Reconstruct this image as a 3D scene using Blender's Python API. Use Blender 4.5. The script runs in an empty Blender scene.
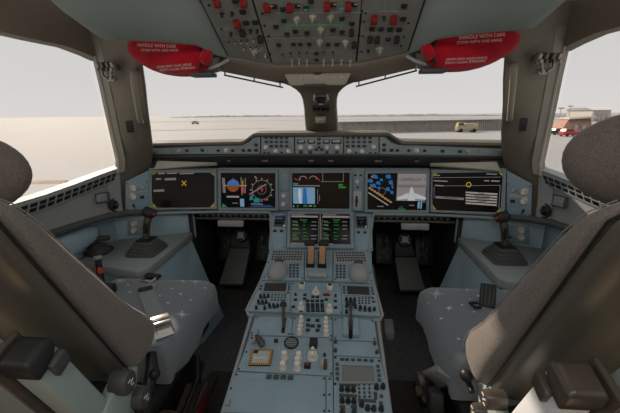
import bpy, bmesh, math, random
from mathutils import Vector as V, Matrix
from mathutils.bvhtree import BVHTree
random.seed(7)
SC = bpy.context.scene
COL = SC.collection
R_ = math.radians

# ------------------------------------------------------------------ camera
FPX = 340.0
CAM = V((.08, 0, 1.35))
_yw, _pt, _rl = R_(4.53), R_(15.22), R_(.46)
_X = V((math.cos(_yw), math.sin(_yw), 0)); _Y = V((-math.sin(_yw), math.cos(_yw), 0)); _Z = V((0, 0, 1))
CF = _Y*math.cos(_pt) - _Z*math.sin(_pt)
_U = _Y*math.sin(_pt) + _Z*math.cos(_pt)
CR = _X*math.cos(_rl) - _U*math.sin(_rl)
CU = _X*math.sin(_rl) + _U*math.cos(_rl)
cd = bpy.data.cameras.new('camera'); cam = bpy.data.objects.new('camera', cd); COL.objects.link(cam)
cd.sensor_fit = 'HORIZONTAL'; cd.sensor_width = 36; cd.lens = FPX/620*36; cd.clip_start = .02; cd.clip_end = 5000
cam.matrix_world = Matrix(((CR.x, CU.x, -CF.x, CAM.x), (CR.y, CU.y, -CF.y, CAM.y), (CR.z, CU.z, -CF.z, CAM.z), (0, 0, 0, 1)))
SC.camera = cam

def ray(px, py): return CF + CR*((px-310)/FPX) + CU*((206.5-py)/FPX)
def at(px, py, x=None, y=None, z=None):           # measured point -> place in the cockpit at a known coordinate
    d = ray(px, py)
    if x is not None: t = (x-CAM.x)/d.x
    elif y is not None: t = (y-CAM.y)/d.y
    else: t = (z-CAM.z)/d.z
    return CAM + d*t

# ------------------------------------------------------------------ materials
def mat(name, col, rough=.6, metal=0.0, noise=.06, scale=30, bump=0.0, emit=None, estr=1.0, spec=.4, coat=0):
    m = bpy.data.materials.new(name); m.use_nodes = True
    nt = m.node_tree; b = nt.nodes['Principled BSDF']
    b.inputs['Roughness'].default_value = rough; b.inputs['Metallic'].default_value = metal
    b.inputs['Specular IOR Level'].default_value = spec
    if coat: b.inputs['Coat Weight'].default_value = coat; b.inputs['Coat Roughness'].default_value = .25
    tc = nt.nodes.new('ShaderNodeTexCoord'); nz = nt.nodes.new('ShaderNodeTexNoise')
    nz.inputs['Scale'].default_value = scale; nz.inputs['Detail'].default_value = 4
    nt.links.new(tc.outputs['Object'], nz.inputs['Vector'])
    rp = nt.nodes.new('ShaderNodeValToRGB')
    rp.color_ramp.elements[0].position = .3; rp.color_ramp.elements[1].position = .7
    rp.color_ramp.elements[0].color = (*[c*(1-noise) for c in col], 1)
    rp.color_ramp.elements[1].color = (*[min(1, c*(1+noise)) for c in col], 1)
    nt.links.new(nz.outputs['Fac'], rp.inputs['Fac']); nt.links.new(rp.outputs['Color'], b.inputs['Base Color'])
    if bump:
        bp = nt.nodes.new('ShaderNodeBump'); bp.inputs['Strength'].default_value = bump; bp.inputs['Distance'].default_value = .002
        nt.links.new(nz.outputs['Fac'], bp.inputs['Height']); nt.links.new(bp.outputs['Normal'], b.inputs['Normal'])
    if emit:
        b.inputs['Emission Color'].default_value = (*emit, 1); b.inputs['Emission Strength'].default_value = estr
    return m

def fabric(name, col, scale=420):
    m = mat(name, col, rough=.95, noise=.30, scale=scale, bump=.5, spec=.1)
    b = m.node_tree.nodes['Principled BSDF']; b.inputs['Sheen Weight'].default_value = .25
    return m

M = {}
M['panel'] = mat('panel_blue', (.275, .385, .46), .5, noise=.05, scale=18)
M['panel2'] = mat('panel_blue_deep', (.245, .34, .40), .5, noise=.05, scale=18)
M['bezel'] = mat('bezel_blue_grey', (.27, .335, .365), .5)
M['blue'] = mat('blue_wall', (.41, .55, .64), .55, noise=.04, scale=8)
M['oh'] = mat('overhead_grey', (.295, .305, .285), .55)
M['liner'] = mat('liner_grey_green', (.36, .42, .41), .6, noise=.03, scale=6)
M['brown'] = mat('brown_lining', (.27, .23, .185), .7, noise=.06, scale=8)
M['post'] = mat('post_olive_grey', (.205, .185, .145), .6, noise=.05, scale=10)
M['coam'] = mat('coaming_olive', (.115, .108, .085), .75, noise=.06, scale=60)
M['beige'] = mat('beige_plastic', (.42, .39, .33), .5)
M['wallgrey'] = mat('wall_grey', (.36, .375, .38), .6, noise=.05, scale=12)
M['conso'] = mat('console_grey', (.32, .345, .36), .65, noise=.05, scale=60)
M['dark'] = mat('dark_plastic', (.022, .023, .024), .5)
M['black'] = mat('black_plastic', (.012, .012, .013), .45)
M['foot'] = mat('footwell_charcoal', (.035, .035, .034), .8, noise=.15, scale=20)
M['floor'] = mat('floor_charcoal', (.11, .115, .115), .75, noise=.3, scale=90)
M['carpet'] = mat('carpet_dark', (.06, .055, .05), .95, noise=.5, scale=260, bump=.6)
M['btn'] = mat('button_black', (.028, .03, .032), .4)
M['key'] = mat('key_dark', (.05, .055, .06), .45)
M['knob'] = mat('knob_ivory', (.78, .74, .67), .45)
M['grey'] = mat('mid_grey', (.33, .345, .35), .5)
M['lcd'] = mat('lcd_grey', (.21, .22, .21), .3, noise=0)  # grey stands in for sky reflected in the lowest radio screen
M['lcdd'] = mat('lcd_dark', (.04, .038, .034), .3, noise=0)
M['dgrey'] = mat('dark_grey', (.075, .078, .08), .55)
M['lgrey'] = mat('light_grey', (.45, .47, .48), .5)
M['red'] = mat('guard_red', (.27, .013, .018), .4)
M['redbag'] = fabric('red_vinyl', (.50, .012, .028), 300)
M['white'] = mat('white_paint', (.75, .73, .70), .6)
M['amber'] = mat('amber_brown_grip', (.47, .27, .14), .45)
M['orange'] = mat('orange_red', (.75, .09, .03), .4)
M['yellow'] = mat('placard_amber', (.80, .42, .08), .5)
M['metal'] = mat('satin_metal', (.55, .53, .5), .32, metal=.9)
M['band'] = mat('edge_band_grey', (.25, .24, .20), .5)
M['boot'] = mat('rubber_boot', (.105, .108, .108), .6)
M['lip'] = mat('ledge_grey', (.12, .125, .128), .65)
M['handle'] = mat('handle_olive', (.31, .28, .225), .45)
M['latch'] = mat('latch_metal', (.34, .31, .26), .35, metal=.7)
M['dmetal'] = mat('dark_metal', (.14, .13, .115), .4, metal=.6)
M['fab'] = fabric('seat_taupe_fabric', (.19, .165, .15))
M['head'] = fabric('headrest_brown_fabric', (.135, .112, .098))
M['cush'] = fabric('cushion_slate_fabric', (.19, .215, .245))
M['star'] = fabric('pale_print', (.62, .64, .66))
M['shell'] = mat('shell_olive_grey', (.09, .086, .07), .34, noise=.05, scale=9, spec=.5)
M['pale'] = mat('pale_green_grey', (.36, .43, .42), .45, noise=.03, scale=8)
M['ohknob'] = mat('knob_beige_ivory', (.50, .455, .38), .45)  # darker, browner ivory for the overhead knobs
M['pale_lit'] = mat('pale_window_lit', (.78, .81, .84), .45, noise=.03, scale=8)  # lighter twin of the pale paint, as if window light fell on it
M['belt'] = fabric('belt_webbing', (.24, .27, .265), 500)
M['bronze'] = mat('box_bronze', (.075, .058, .046), .33, spec=.6)
M['screen'] = mat('screen_glass', (.006, .006, .007), .22, noise=0, spec=.5)
M['pfloor'] = mat('pedal_grey', (.12, .12, .118), .6)
M['seam'] = mat('seam_thread', (.26, .225, .205), .8)
def emi(name, col, s=.55):
    s *= .62
    return mat(name, tuple(c*.3 for c in col), .5, noise=0, emit=col, estr=s)
M['e_white'] = emi('glow_white', (.55, .50, .48), .45)
M['e_dim'] = emi('glow_dim_grey', (.30, .27, .26), .55)
M['e_green'] = emi('glow_green', (.05, .42, .06), .42)
M['e_dgreen'] = emi('glow_soft_green', (.10, .42, .18), .35)
M['e_blue'] = emi('glow_blue', (.03, .22, .62), .6)
M['e_sky'] = emi('glow_attitude_blue', (.10, .25, .68), .55)
M['e_brown'] = emi('glow_attitude_brown', (.40, .12, .03), .55)
M['e_yellow'] = emi('glow_yellow', (.75, .55, .04), .6)
M['e_dyellow'] = emi('glow_dull_yellow', (.40, .36, .06), .45)
M['e_red'] = emi('glow_red', (.75, .06, .10), .6)
M['e_pink'] = emi('glow_pink', (.52, .40, .42), .45)
M['e_teal'] = emi('glow_teal', (.02, .32, .34), .6)
M['e_ltblue'] = emi('glow_light_blue', (.28, .52, .78), .6)
M['e_ltgrey'] = emi('glow_snow_grey', (.62, .55, .52), .55)
M['e_pale'] = emi('glow_pale_plane', (.70, .74, .76), .75)
M['e_mid'] = emi('glow_mid_grey', (.32, .30, .30), .55)
M['e_orange'] = emi('glow_orange', (.75, .30, .05), .6)
M['e_tan'] = emi('glow_tan', (.60, .45, .25), .6)

def glassmat():
    m = bpy.data.materials.new('window_glass'); m.use_nodes = True; nt = m.node_tree; nt.nodes.clear()
    o = nt.nodes.new('ShaderNodeOutputMaterial'); mx = nt.nodes.new('ShaderNodeMixShader')
    t = nt.nodes.new('ShaderNodeBsdfTransparent'); g = nt.nodes.new('ShaderNodeBsdfGlossy')
    lw = nt.nodes.new('ShaderNodeLayerWeight'); lw.inputs['Blend'].default_value = .15
    ml = nt.nodes.new('ShaderNodeMath'); ml.operation = 'MULTIPLY'; ml.inputs[1].default_value = .25
    t.inputs['Color'].default_value = (.97, .975, .97, 1); g.inputs['Roughness'].default_value = .02
    nt.links.new(lw.outputs['Facing'], ml.inputs[0]); nt.links.new(ml.outputs[0], mx.inputs[0])
    nt.links.new(t.outputs[0], mx.inputs[1]); nt.links.new(g.outputs[0], mx.inputs[2]); nt.links.new(mx.outputs[0], o.inputs[0])
    return m
M['glass'] = glassmat()

# ------------------------------------------------------------------ mesh helpers
class Fr:                                             # a flat working frame: origin, u, v, n
    def __init__(s, o, u, v):
        s.o = V(o); s.u = V(u).normalized(); v = V(v); s.v = (v - s.u*v.dot(s.u)).normalized(); s.n = s.u.cross(s.v)
    def px(s, x, y, h=0):
        d = ray(x, y); t = ((s.o + s.n*h - CAM).dot(s.n))/d.dot(s.n); p = CAM + d*t - s.o
        return p.dot(s.u), p.dot(s.v)
    def P(s, u, v, h=0): return s.o + s.u*u + s.v*v + s.n*h
    def Q(s, x, y, h=0): return s.P(*s.px(x, y, h), h)
    def M(s, u, v, h=0, rot=0):
        p = s.P(u, v, h)
        m = Matrix(((s.u.x, s.v.x, s.n.x, p.x), (s.u.y, s.v.y, s.n.y, p.y), (s.u.z, s.v.z, s.n.z, p.z), (0, 0, 0, 1)))
        return m @ Matrix.Rotation(rot, 4, 'Z') if rot else m
    def MP(s, x, y, h=0, rot=0): return s.M(*s.px(x, y, h), h, rot)
WF = Fr((0, 0, 0), (1, 0, 0), (0, 1, 0))
def T(x, y, z): return Matrix.Translation((x, y, z))
def axisM(p, q):                                      # matrix whose z axis runs from p to q
    p, q = V(p), V(q)
    return Matrix.Translation(p) @ (q-p).to_track_quat('Z', 'Y').to_matrix().to_4x4()

class MB:
    def __init__(s): s.bm = bmesh.new()
    def _add(s, verts, faces):
        vs = [s.bm.verts.new(v) for v in verts]
        for f in faces:
            try: s.bm.faces.new([vs[i] for i in f])
            except ValueError: pass
        return vs
    def box(s, m, sx, sy, sz, bev=0, seg=2, z0=None):
        if z0 is None: z0 = -sz/2
        vs = s._add([m @ V((sx*a, sy*b, z0+sz*c)) for a in (-.5, .5) for b in (-.5, .5) for c in (0, 1)],
                    [(0, 1, 3, 2), (4, 6, 7, 5), (0, 4, 5, 1), (2, 3, 7, 6), (0, 2, 6, 4), (1, 5, 7, 3)])
        if bev: s._bev(vs, bev, seg)
        return s
    def _bev(s, vs, bev, seg):
        es = {e for v in vs for e in v.link_edges}
        bmesh.ops.bevel(s.bm, geom=list(es), offset=bev, segments=seg, affect='EDGES', profile=.5, clamp_overlap=True)
    def prism(s, pts, vec, bev=0, seg=2):
        pts = [V(p) for p in pts]; vec = V(vec); n = len(pts)
        vs = s._add(pts + [p+vec for p in pts], [tuple(range(n)), tuple(range(2*n-1, n-1, -1))] + [(i, (i+1) % n, n+(i+1) % n, n+i) for i in range(n)])
        if bev: s._bev(vs, bev, seg)
        return s
    def poly(s, pts):
        s._add([V(p) for p in pts], [tuple(range(len(pts)))]); return s
    def lathe(s, m, prof, seg=16, sx=1, sy=1):
        rows = []
        for r, z in prof:
            rows.append([m @ V((r*sx*math.cos(2*math.pi*i/seg), r*sy*math.sin(2*math.pi*i/seg), z)) for i in range(seg)])
        return s.rings(rows)
    def cyl(s, m, r, h, r2=None, seg=14, z0=0):
        return s.lathe(m, [(r, z0), (r if r2 is None else r2, z0+h)], seg)
    def rings(s, rows, cap=True):                      # closed loops, lofted
        n = len(rows[0]); vs = [[s.bm.verts.new(p) for p in r] for r in rows]
        for a, b in zip(vs, vs[1:]):
            for i in range(n): s.bm.faces.new((a[i], a[(i+1) % n], b[(i+1) % n], b[i]))
        if cap:
            s.bm.faces.new(vs[0][::-1]); s.bm.faces.new(vs[-1])
        return s
    def grid(s, rows):                                 # open sheet
        vs = [[s.bm.verts.new(p) for p in r] for r in rows]
        for a, b in zip(vs, vs[1:]):
            for i in range(len(a)-1): s.bm.faces.new((a[i], a[i+1], b[i+1], b[i]))
        return s
    def solid(s, rows, off):                           # sheet given thickness by an offset vector
        off = V(off); n, k = len(rows), len(rows[0])
        A = [[s.bm.verts.new(V(p)) for p in r] for r in rows]; Bv = [[s.bm.verts.new(V(p)+off) for p in r] for r in rows]
        for i in range(n-1):
            for j in range(k-1):
                s.bm.faces.new((A[i][j], A[i][j+1], A[i+1][j+1], A[i+1][j])); s.bm.faces.new((Bv[i][j], Bv[i+1][j], Bv[i+1][j+1], Bv[i][j+1]))
        for i in range(n-1):
            for j in (0, k-1): s.bm.faces.new((A[i][j], A[i+1][j], Bv[i+1][j], Bv[i][j]))
        for j in range(k-1):
            for i in (0, n-1): s.bm.faces.new((A[i][j], A[i][j+1], Bv[i][j+1], Bv[i][j]))
        return s
    def tube(s, pts, r, seg=8, closed=False, flat=1.0):
        pts = [V(p) for p in pts]; n = len(pts); rows = []; up = None
        for i, p in enumerate(pts):
            if closed: t = pts[(i+1) % n] - pts[i-1]
            else: t = pts[min(i+1, n-1)] - pts[max(i-1, 0)]
            t.normalize()
            if up is None: up = V((0, 0, 1)) if abs(t.z) < .9 else V((1, 0, 0))
            a = t.cross(up).normalized(); b = a.cross(t); up = b
            rr = r[i] if isinstance(r, (list, tuple)) else r
            rows.append([p + a*rr*math.cos(2*math.pi*k/seg) + b*rr*flat*math.sin(2*math.pi*k/seg) for k in range(seg)])
        if closed: rows.append(rows[0]); 
        return s.rings(rows, cap=not closed)
    def ell(s, m, rx, ry, rz, e=1.0, nu=24, nv=14):    # superellipsoid
        f = lambda c: math.copysign(abs(c)**e, c)
        rows = []
        for j in range(1, nv):
            ph = -math.pi/2 + math.pi*j/nv
            rows.append([m @ V((rx*f(math.cos(ph))*f(math.cos(2*math.pi*i/nu)), ry*f(math.cos(ph))*f(math.sin(2*math.pi*i/nu)), rz*f(math.sin(ph)))) for i in range(nu)])
        return s.rings(rows)
    def mesh(s, name, material, smooth=35, keep=False):
        bmesh.ops.remove_doubles(s.bm, verts=s.bm.verts, dist=1e-6)
        bmesh.ops.recalc_face_normals(s.bm, faces=s.bm.faces)
        me = bpy.data.meshes.new(name); s.bm.to_mesh(me)
        if not keep: s.bm.free()
        if material: me.materials.append(M[material] if isinstance(material, str) else material)
        for p in me.polygons: p.use_smooth = True
        me.set_sharp_from_angle(angle=R_(smooth))
        return me

WM = {}
def link(name, me, parent=None, m=None):
    o = bpy.data.objects.new(name, me); COL.objects.link(o)
    m = m or Matrix.Identity(4)
    if parent is not None:
        o.parent = parent; o.matrix_parent_inverse = WM[parent.name].inverted()
    o.matrix_basis = m; WM[o.name] = m.copy()
    return o
def obj(name, mb, material, parent=None, smooth=35, sub=0, label=None):
    o = link(name, mb.mesh(name, material, smooth), parent)
    if sub:
        md = o.modifiers.new('sub', 'SUBSURF'); md.levels = sub; md.render_levels = sub
    if label: o['label'] = label
    return o
def thing(name, label, cat, loc, group=None):
    o = link(name, None, None, Matrix.Translation(V(loc))); o.empty_display_size = .05
    o['label'] = label; o['category'] = cat
    if group: o['group'] = group
    return o
def tag(o, label, cat, group=None):
    o['label'] = label; o['category'] = cat
    if group: o['group'] = group
    return o
def struct(name, mb, material, smooth=35, sub=0):
    o = obj(name, mb, material, None, smooth, sub); o['kind'] = 'structure'; return o
def sx(s, p): return V((s*p[0], p[1], p[2]))
SIDE = {-1: 'left', 1: 'right'}

# repeated small fittings: one mesh per kind and material, each fitting its own object
PROTO = {}
def proto(kind, material):
    k = (kind, material)
    if k in PROTO: return PROTO[k]
    b = MB(); I = Matrix.Identity(4)
    if kind == 'push': b.box(I, .015, .012, .006, .0012, 2, 0)
    elif kind == 'pushframe':
        b.box(I, .015, .012, .005, .001, 1, 0); b.box(T(0, 0, .005), .012, .009, .002, .0008, 1, 0)
    elif kind == 'round': b.lathe(I, [(.0075, 0), (.0075, .004), (.0062, .005), (.006, .016), (.005, .018)], 16)
    elif kind == 'knurl':
        b.lathe(I, [(.0095, 0), (.0095, .003), (.0072, .004), (.0068, .017), (.0058, .019)], 18)
        b.box(T(0, .003, .019), .0015, .006, .001)
    elif kind == 'rotary':
        b.lathe(I, [(.0125, 0), (.0125, .004), (.0105, .006), (.010, .010)], 20); b.box(T(0, 0, .010), .0065, .021, .011, .0015, 2, 0)
    elif kind == 'stack':
        b.lathe(I, [(.0085, 0), (.0085, .009), (.0078, .0105), (.0055, .011), (.0052, .021), (.0044, .0225)], 16)
    elif kind == 'toggle':
        b.lathe(I, [(.0045, 0), (.0045, .003), (.0028, .004)], 10); b.lathe(Matrix.Rotation(.35, 4, 'X'), [(.0014, .003), (.0022, .016), (.0019, .018)], 10)
    elif kind == 'guard':
        b.prism([(-.0085, -.010, 0), (-.0085, .010, 0), (-.0085, .010, .006), (-.0085, -.002, .015), (-.0085, -.010, .013)], (.017, 0, 0), .001, 1)
        b.box(T(0, .012, .003), .012, .005, .006, .001, 1)
    elif kind == 'screw': b.lathe(I, [(.0042, 0), (.0042, .0015), (.0034, .0022)], 10); b.box(T(0, 0, .0023), .005, .0011, .0006)
    elif kind == 'dknob': b.lathe(I, [(.0066, 0), (.0066, .002), (.0052, .003), (.005, .013), (.0042, .0145)], 14)
    PROTO[k] = b.mesh(kind + '_' + material, material)
    return PROTO[k]
NAMES = {'push': 'push_button', 'pushframe': 'push_button', 'round': 'round_knob', 'knurl': 'selector_knob', 'rotary': 'rotary_selector', 'stack': 'dual_knob',
         'toggle': 'toggle_switch', 'guard': 'switch_guard', 'screw': 'panel_screw', 'dknob': 'rotary_knob'}
def put(fr, parent, kind, material, pts, sc=1.0, h=0, rot=0, hit=0):
    for x, y in pts:
        u, v = fr.px(x, y, hit)
        link(NAMES[kind], proto(kind, material), parent, fr.M(u, v, h, rot) @ Matrix.Scale(sc, 4))

def strokes(fr, pxs, w, h0, h1, b):                    # a bar on a frame between two measured points
    (x0, y0), (x1, y1) = pxs
    a = V((*fr.px(x0, y0), 0)); c = V((*fr.px(x1, y1), 0)); d = (c-a)
    if d.length < 1e-6: return
    n = V((-d.y, d.x, 0)).normalized()*w/2
    b.prism([fr.P(p.x, p.y, h0) for p in (a-n, a+n, c+n, c-n)], fr.n*(h1-h0))
def pbox(fr, x0, y0, x1, y1, h0, h1, b, bev=0):       # upright block on a frame from two measured corners
    u0, v0 = fr.px(x0, y1); u1, v1 = fr.px(x1, y0)
    b.prism([fr.P(u0, v0, h0), fr.P(u1, v0, h0), fr.P(u1, v1, h0), fr.P(u0, v1, h0)], fr.n*(h1-h0), bev, 2)
def pquad(fr, pts, h0, h1, b, bev=0):
    b.prism([fr.P(*fr.px(*p), h0) for p in pts], fr.n*(h1-h0), bev, 2)
def pdisc(fr, x, y, r, h, b, seg=24):
    u, v = fr.px(x, y); b.poly([fr.P(u+r*math.cos(2*math.pi*i/seg), v+r*math.sin(2*math.pi*i/seg), h) for i in range(seg)])

def text_on(body, fn, name, material, parent, thick=.0):    # lettering mesh: fn maps (0..1, 0..1) text space to a point on the surface
    cu = bpy.data.curves.new('lettering', 'FONT'); cu.body = body; cu.resolution_u = 2
    o = bpy.data.objects.new('lettering', cu); COL.objects.link(o)
    dg = bpy.context.evaluated_depsgraph_get(); ev = o.evaluated_get(dg)
    me = bpy.data.meshes.new_from_object(ev); bpy.data.objects.remove(o); bpy.data.curves.remove(cu)
    xs = [v.co.x for v in me.vertices]; ys = [v.co.y for v in me.vertices]
    x0, x1, y0, y1 = min(xs), max(xs), min(ys), max(ys)
    for v in me.vertices: v.co = fn((v.co.x-x0)/(x1-x0), (v.co.y-y0)/(y1-y0))
    me.materials.append(M[material])
    return link(name, me, parent)

# ------------------------------------------------------------------ the setting
FZ = .15
b = MB(); b.box(T(0, .75, FZ-.02), 3.0, 3.9, .04); struct('floor', b, 'floor')
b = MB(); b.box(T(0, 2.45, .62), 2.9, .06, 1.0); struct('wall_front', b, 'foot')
b = MB(); b.box(T(0, -1.15, 1.1), 2.9, .06, 2.0); struct('wall_back', b, 'brown')
def xo(y): return .12*max(0, min(1.6-y, 1.6))
YS = [1.75, 1.64, 1.5, 1.35, 1.2, 1.0, .8, .5, .2, -.3, -1.15]
WLOW = {1.75: 1.11, 1.64: 1.10, 1.5: 1.088, 1.35: 1.07, 1.2: 1.055, 1.0: 1.045, .8: 1.045, .5: 1.05, .2: 1.06, -.3: 1.06, -1.15: 1.06}
for s in (-1, 1):
    # lower side wall: sill, slope with vent, blue band, down to the floor
    rows = []
    for y in YS:
        o = xo(y); wl = WLOW[y]
        rows.append([sx(s, p) for p in ((1.06+o, y, wl+.0), (1.0+o, y, wl), (1.005+o, y, wl-.012), (1.031+o, y, wl-.072), (1.05+o, y, .93), (1.045+o, y, .885), (1.06+o, y, .868),
                                       (1.10+o, y, .862), (1.125+o, y, .84), (1.13+o, y, .66), (1.16+o, y, FZ))])
    b = MB(); b.grid(rows); struct('wall_'+SIDE[s], b, 'wallgrey', 40)
    rows = [[sx(s, p) for p in ((1.12+xo(y), y, .842), (1.124+xo(y), y, .69))] for y in YS]
    b = MB(); b.solid(rows, (s*.01, 0, 0)); o = struct('trim_%d' % (1 if s < 0 else 2), b, 'blue')
    # upper lining above the side window up to the ceiling
    ys2 = [1.47, 1.40, 1.30, 1.15, .9, .6, .2, -.3, -1.15]
    rows = []
    for y in ys2:
        top = 1.575 if y > 1.45 else (1.588 if y > 1.38 else (1.60 if y > 1.2 else 1.597))
        o = .12*(1.6-min(y, 1.6))*.35
        rows.append([sx(s, p) for p in ((.965+o, y+.02, top+.0), (.912+o, y, top), (.897+o, y-.01, top+.02), (.86+o, y-.02, top+.075), (.80+o, y-.06, top+.14), (.70+o, y-.12, top+.19), (.56, y-.2, top+.22), (.50, y-.22, top+.30))])
    b = MB(); b.grid(rows); struct('wall_%s_lining' % SIDE[s], b, 'brown', 50)
    # post between the side window and the windshield
    rr = [((.86, 1.32, 1.70), (.58, 1.16, 1.66)), ((.885, 1.39, 1.64), (.615, 1.25, 1.60)), ((.918, 1.445, 1.588), (.662, 1.337, 1.534)), ((.932, 1.478, 1.49), (.69, 1.39, 1.47)), ((.948, 1.51, 1.39), (.738, 1.472, 1.385)),
          ((.968, 1.552, 1.26), (.79, 1.567, 1.265)), ((.988, 1.595, 1.13), (.845, 1.665, 1.19)), ((.998, 1.59, 1.075), (.89, 1.725, 1.12)), ((1.035, 1.615, 1.03), (.93, 1.76, 1.06)), ((1.055, 1.63, .96), (.94, 1.77, .96)), ((1.065, 1.64, .855), (.94, 1.77, .855))]
    rows = []
    for k, (a, c) in enumerate(rr):
        a, c = V(a), V(c); d = c-a; inn = V((-.62, -.78, 0))*(1 if k < 6 else .35 if k < 7 else .1)
        rows.append([sx(s, p) for p in (a + V((.05, .05, 0)), a, a+inn*.012+d*.06, a+d*.28+inn*.030, a+d*.5+inn*.034, a+d*.75+inn*.030, c-d*.06+inn*.014, c, c + V((.03, .06, 0)))])
    b = MB(); b.grid(rows); struct('trim_%d' % (3 if s < 0 else 4), b, 'post', 30)
    b = MB(); b.solid([[sx(s, p) for p in r] for r in (((.994, 1.598, 1.088), (1.0, 1.565, 1.094)), ((1.010, 1.610, 1.03), (1.034, 1.55, 1.03)), ((1.016, 1.606, .95), (1.047, 1.55, .95)), ((1.018, 1.604, .858), (1.050, 1.55, .862)))], (0, .006, 0)); struct('trim_%d' % (19 if s < 0 else 20), b, 'wallgrey')
    b = MB(); rows = []
    for a, c in rr[1:8]:
        a, c = V(a), V(c); d = c-a; inn = V((-.62, -.78, 0)); rows.append([sx(s, a+V((-.003, -.004, 0))), sx(s, a+inn*.014+d*.05), sx(s, a+inn*.0245+d*.17)])
    b.solid(rows, (s*.002, .003, 0)); struct('trim_%d' % (21 if s < 0 else 22), b, 'band', 50)
    # pale seal strip down the outer edge of the post
    b = MB(); b.tube([sx(s, V(a)+V((-.004, -.006, 0))) for a, c in rr[2:8]], .007, 8); struct('trim_%d' % (5 if s < 0 else 6), b, 'beige')
    # side window pane
    pts = [(1.0, 1.635, 1.06)] + [(1.0+xo(y), y, WLOW[y]-.01) for y in YS[2:9]] + [(.97+.05, .2, 1.61), (.935, .9, 1.605), (.93, 1.25, 1.61), (.925, 1.46, 1.60)]
    b = MB(); b.poly([sx(s, (p[0]+.035, p[1], p[2])) for p in pts]); struct('window_%d' % (1 if s < 0 else 2), b, 'glass')
    # windshield pane
    pts = [(.03, 1.93, 1.17), (.80, 1.72, 1.12), (.95, 1.68, 1.10), (.72, 1.40, 1.56), (.42, 1.50, 1.56), (.05, 1.60, 1.50)]
    b = MB(); b.poly([sx(s, p) for p in pts]); struct('window_%d' % (3 if s < 0 else 4), b, 'glass')
    # structure behind the bag closing the gap between fascia and post
    b = MB(); b.grid([[sx(s, p) for p in ((.30, 1.40, 1.62), (.45, 1.36, 1.64), (.62, 1.24, 1.66))], [sx(s, p) for p in ((.33, 1.43, 1.515), (.50, 1.39, 1.535), (.665, 1.34, 1.535))], [sx(s, p) for p in ((.34, 1.52, 1.54), (.5, 1.47, 1.555), (.69, 1.41, 1.555))]])
    struct('trim_%d' % (7 if s < 0 else 8), b, 'dgrey')
    # ceiling panel beside the overhead panel
    inn = [(.332, 1.355, 1.556), (.332, 1.34, 1.568), (.332, 1.15, 1.655), (.332, .9, 1.775), (.332, .6, 1.92), (.332, .2, 2.05), (.332, -1.15, 2.06)]
    out = [(.568, .985, 1.548), (.572, .965, 1.550), (.578, .86, 1.592), (.585, .72, 1.66), (.60, .5, 1.76), (.62, .2, 1.86), (.62, -1.15, 1.88)]
    rows = []
    for a, c in zip(inn, out):
        a, c = V(a), V(c); mid = []
        for q in (0, .15, .4, .7, .92, 1.0):
            p = a.lerp(c, q); p.z -= .012*math.sin(q*math.pi); mid.append(sx(s, p))
        rows.append(mid)
    edge = [sx(s, p) for p in ((.332, 1.345, 1.555), (.350, 1.27, 1.553), (.385, 1.19, 1.571), (.478, 1.12, 1.571), (.553, 1.05, 1.564), (.566, .985, 1.553))]
    rows = [[p+V((0, -.004, .016)) for p in edge], edge, [p+V((0, -.03, .004)) for p in edge]] + rows[2:]
    rows[0] = [p+V((s*.004, .012, .012)) for p in edge]
    b = MB(); b.solid(rows, (0, .02, .02)); struct('trim_%d' % (9 if s < 0 else 10), b, 'liner', 50)
b = MB(); b.box(T(0, -.4, 2.06), 2.6, 1.6, .03); struct('ceiling', b, 'liner')

b = MB(); base = [(-1.075, 1.64, 1.09), (-.975, 1.71, 1.085), (-.80, 1.765, 1.115), (0, 1.97, 1.165), (.80, 1.765, 1.115), (.975, 1.71, 1.085), (1.075, 1.64, 1.09)]
b.solid([[V(p) for p in base], [V((x*1.02, y+.30, z-.22)) for x, y, z in base], [V((x*1.1, y+.75, z-.95)) for x, y, z in base]], (0, .03, .0)); o = obj('fuselage_skin', b, 'dgrey'); o['kind'] = 'structure'
# fascia between overhead panel and windshield, with the centre post
b = MB()
rows = []
for x in (-.40, -.36, -.31, -.16, -.08, 0, .08, .16, .31, .36, .40):
    ax = abs(x); k = max(0, (ax-.16)/.15)
    k = min(k, 1.6)
    y0, z0 = 1.398-.05*k, 1.530+.024*k
    y2, z2 = 1.515-.085*max(0, (ax-.14)/.22), 1.472+.04*max(0, (ax-.14)/.22)
    rows.append([V((x, y0-.01, z0+.05)), V((x, y0, z0)), V((x, y0+.004, z0-.006)), V((x, y0+.03, z0-.02)), V((x, y2, z2)), V((x, y2+.03, z2+.01)), V((x, y2+.06, z2+.05))])
b.grid(rows); struct('trim_11', b, 'brown', 30)
b = MB(); rows = []
for t, w in ((-.25, .088), (0, .086), (.3, .083), (.55, .078), (.72, .079), (.82, .086), (.9, .105), (.96, .128), (1.0, .155), (1.04, .19)):
    y, z = 1.86-.34*t, 1.257+.223*t
    d = V((0, -.55, -.84)); c = V((0, y, z)); n = d*.0
    sec = []
    for u, h in ((-1, .03), (-1, 0), (-.93, -.018), (-.75, -.026), (0, -.030), (.75, -.026), (.93, -.018), (1, 0), (1, .03)):
        sec.append(c + V((u*w, 0, 0)) + V((0, .84, .55))*0 + V((0, .55, .84))*h*.0 + V((0, h*1.0, h*.35)))
    rows.append(sec)
b.grid(rows); struct('trim_12', b, 'post', 25)
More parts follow.
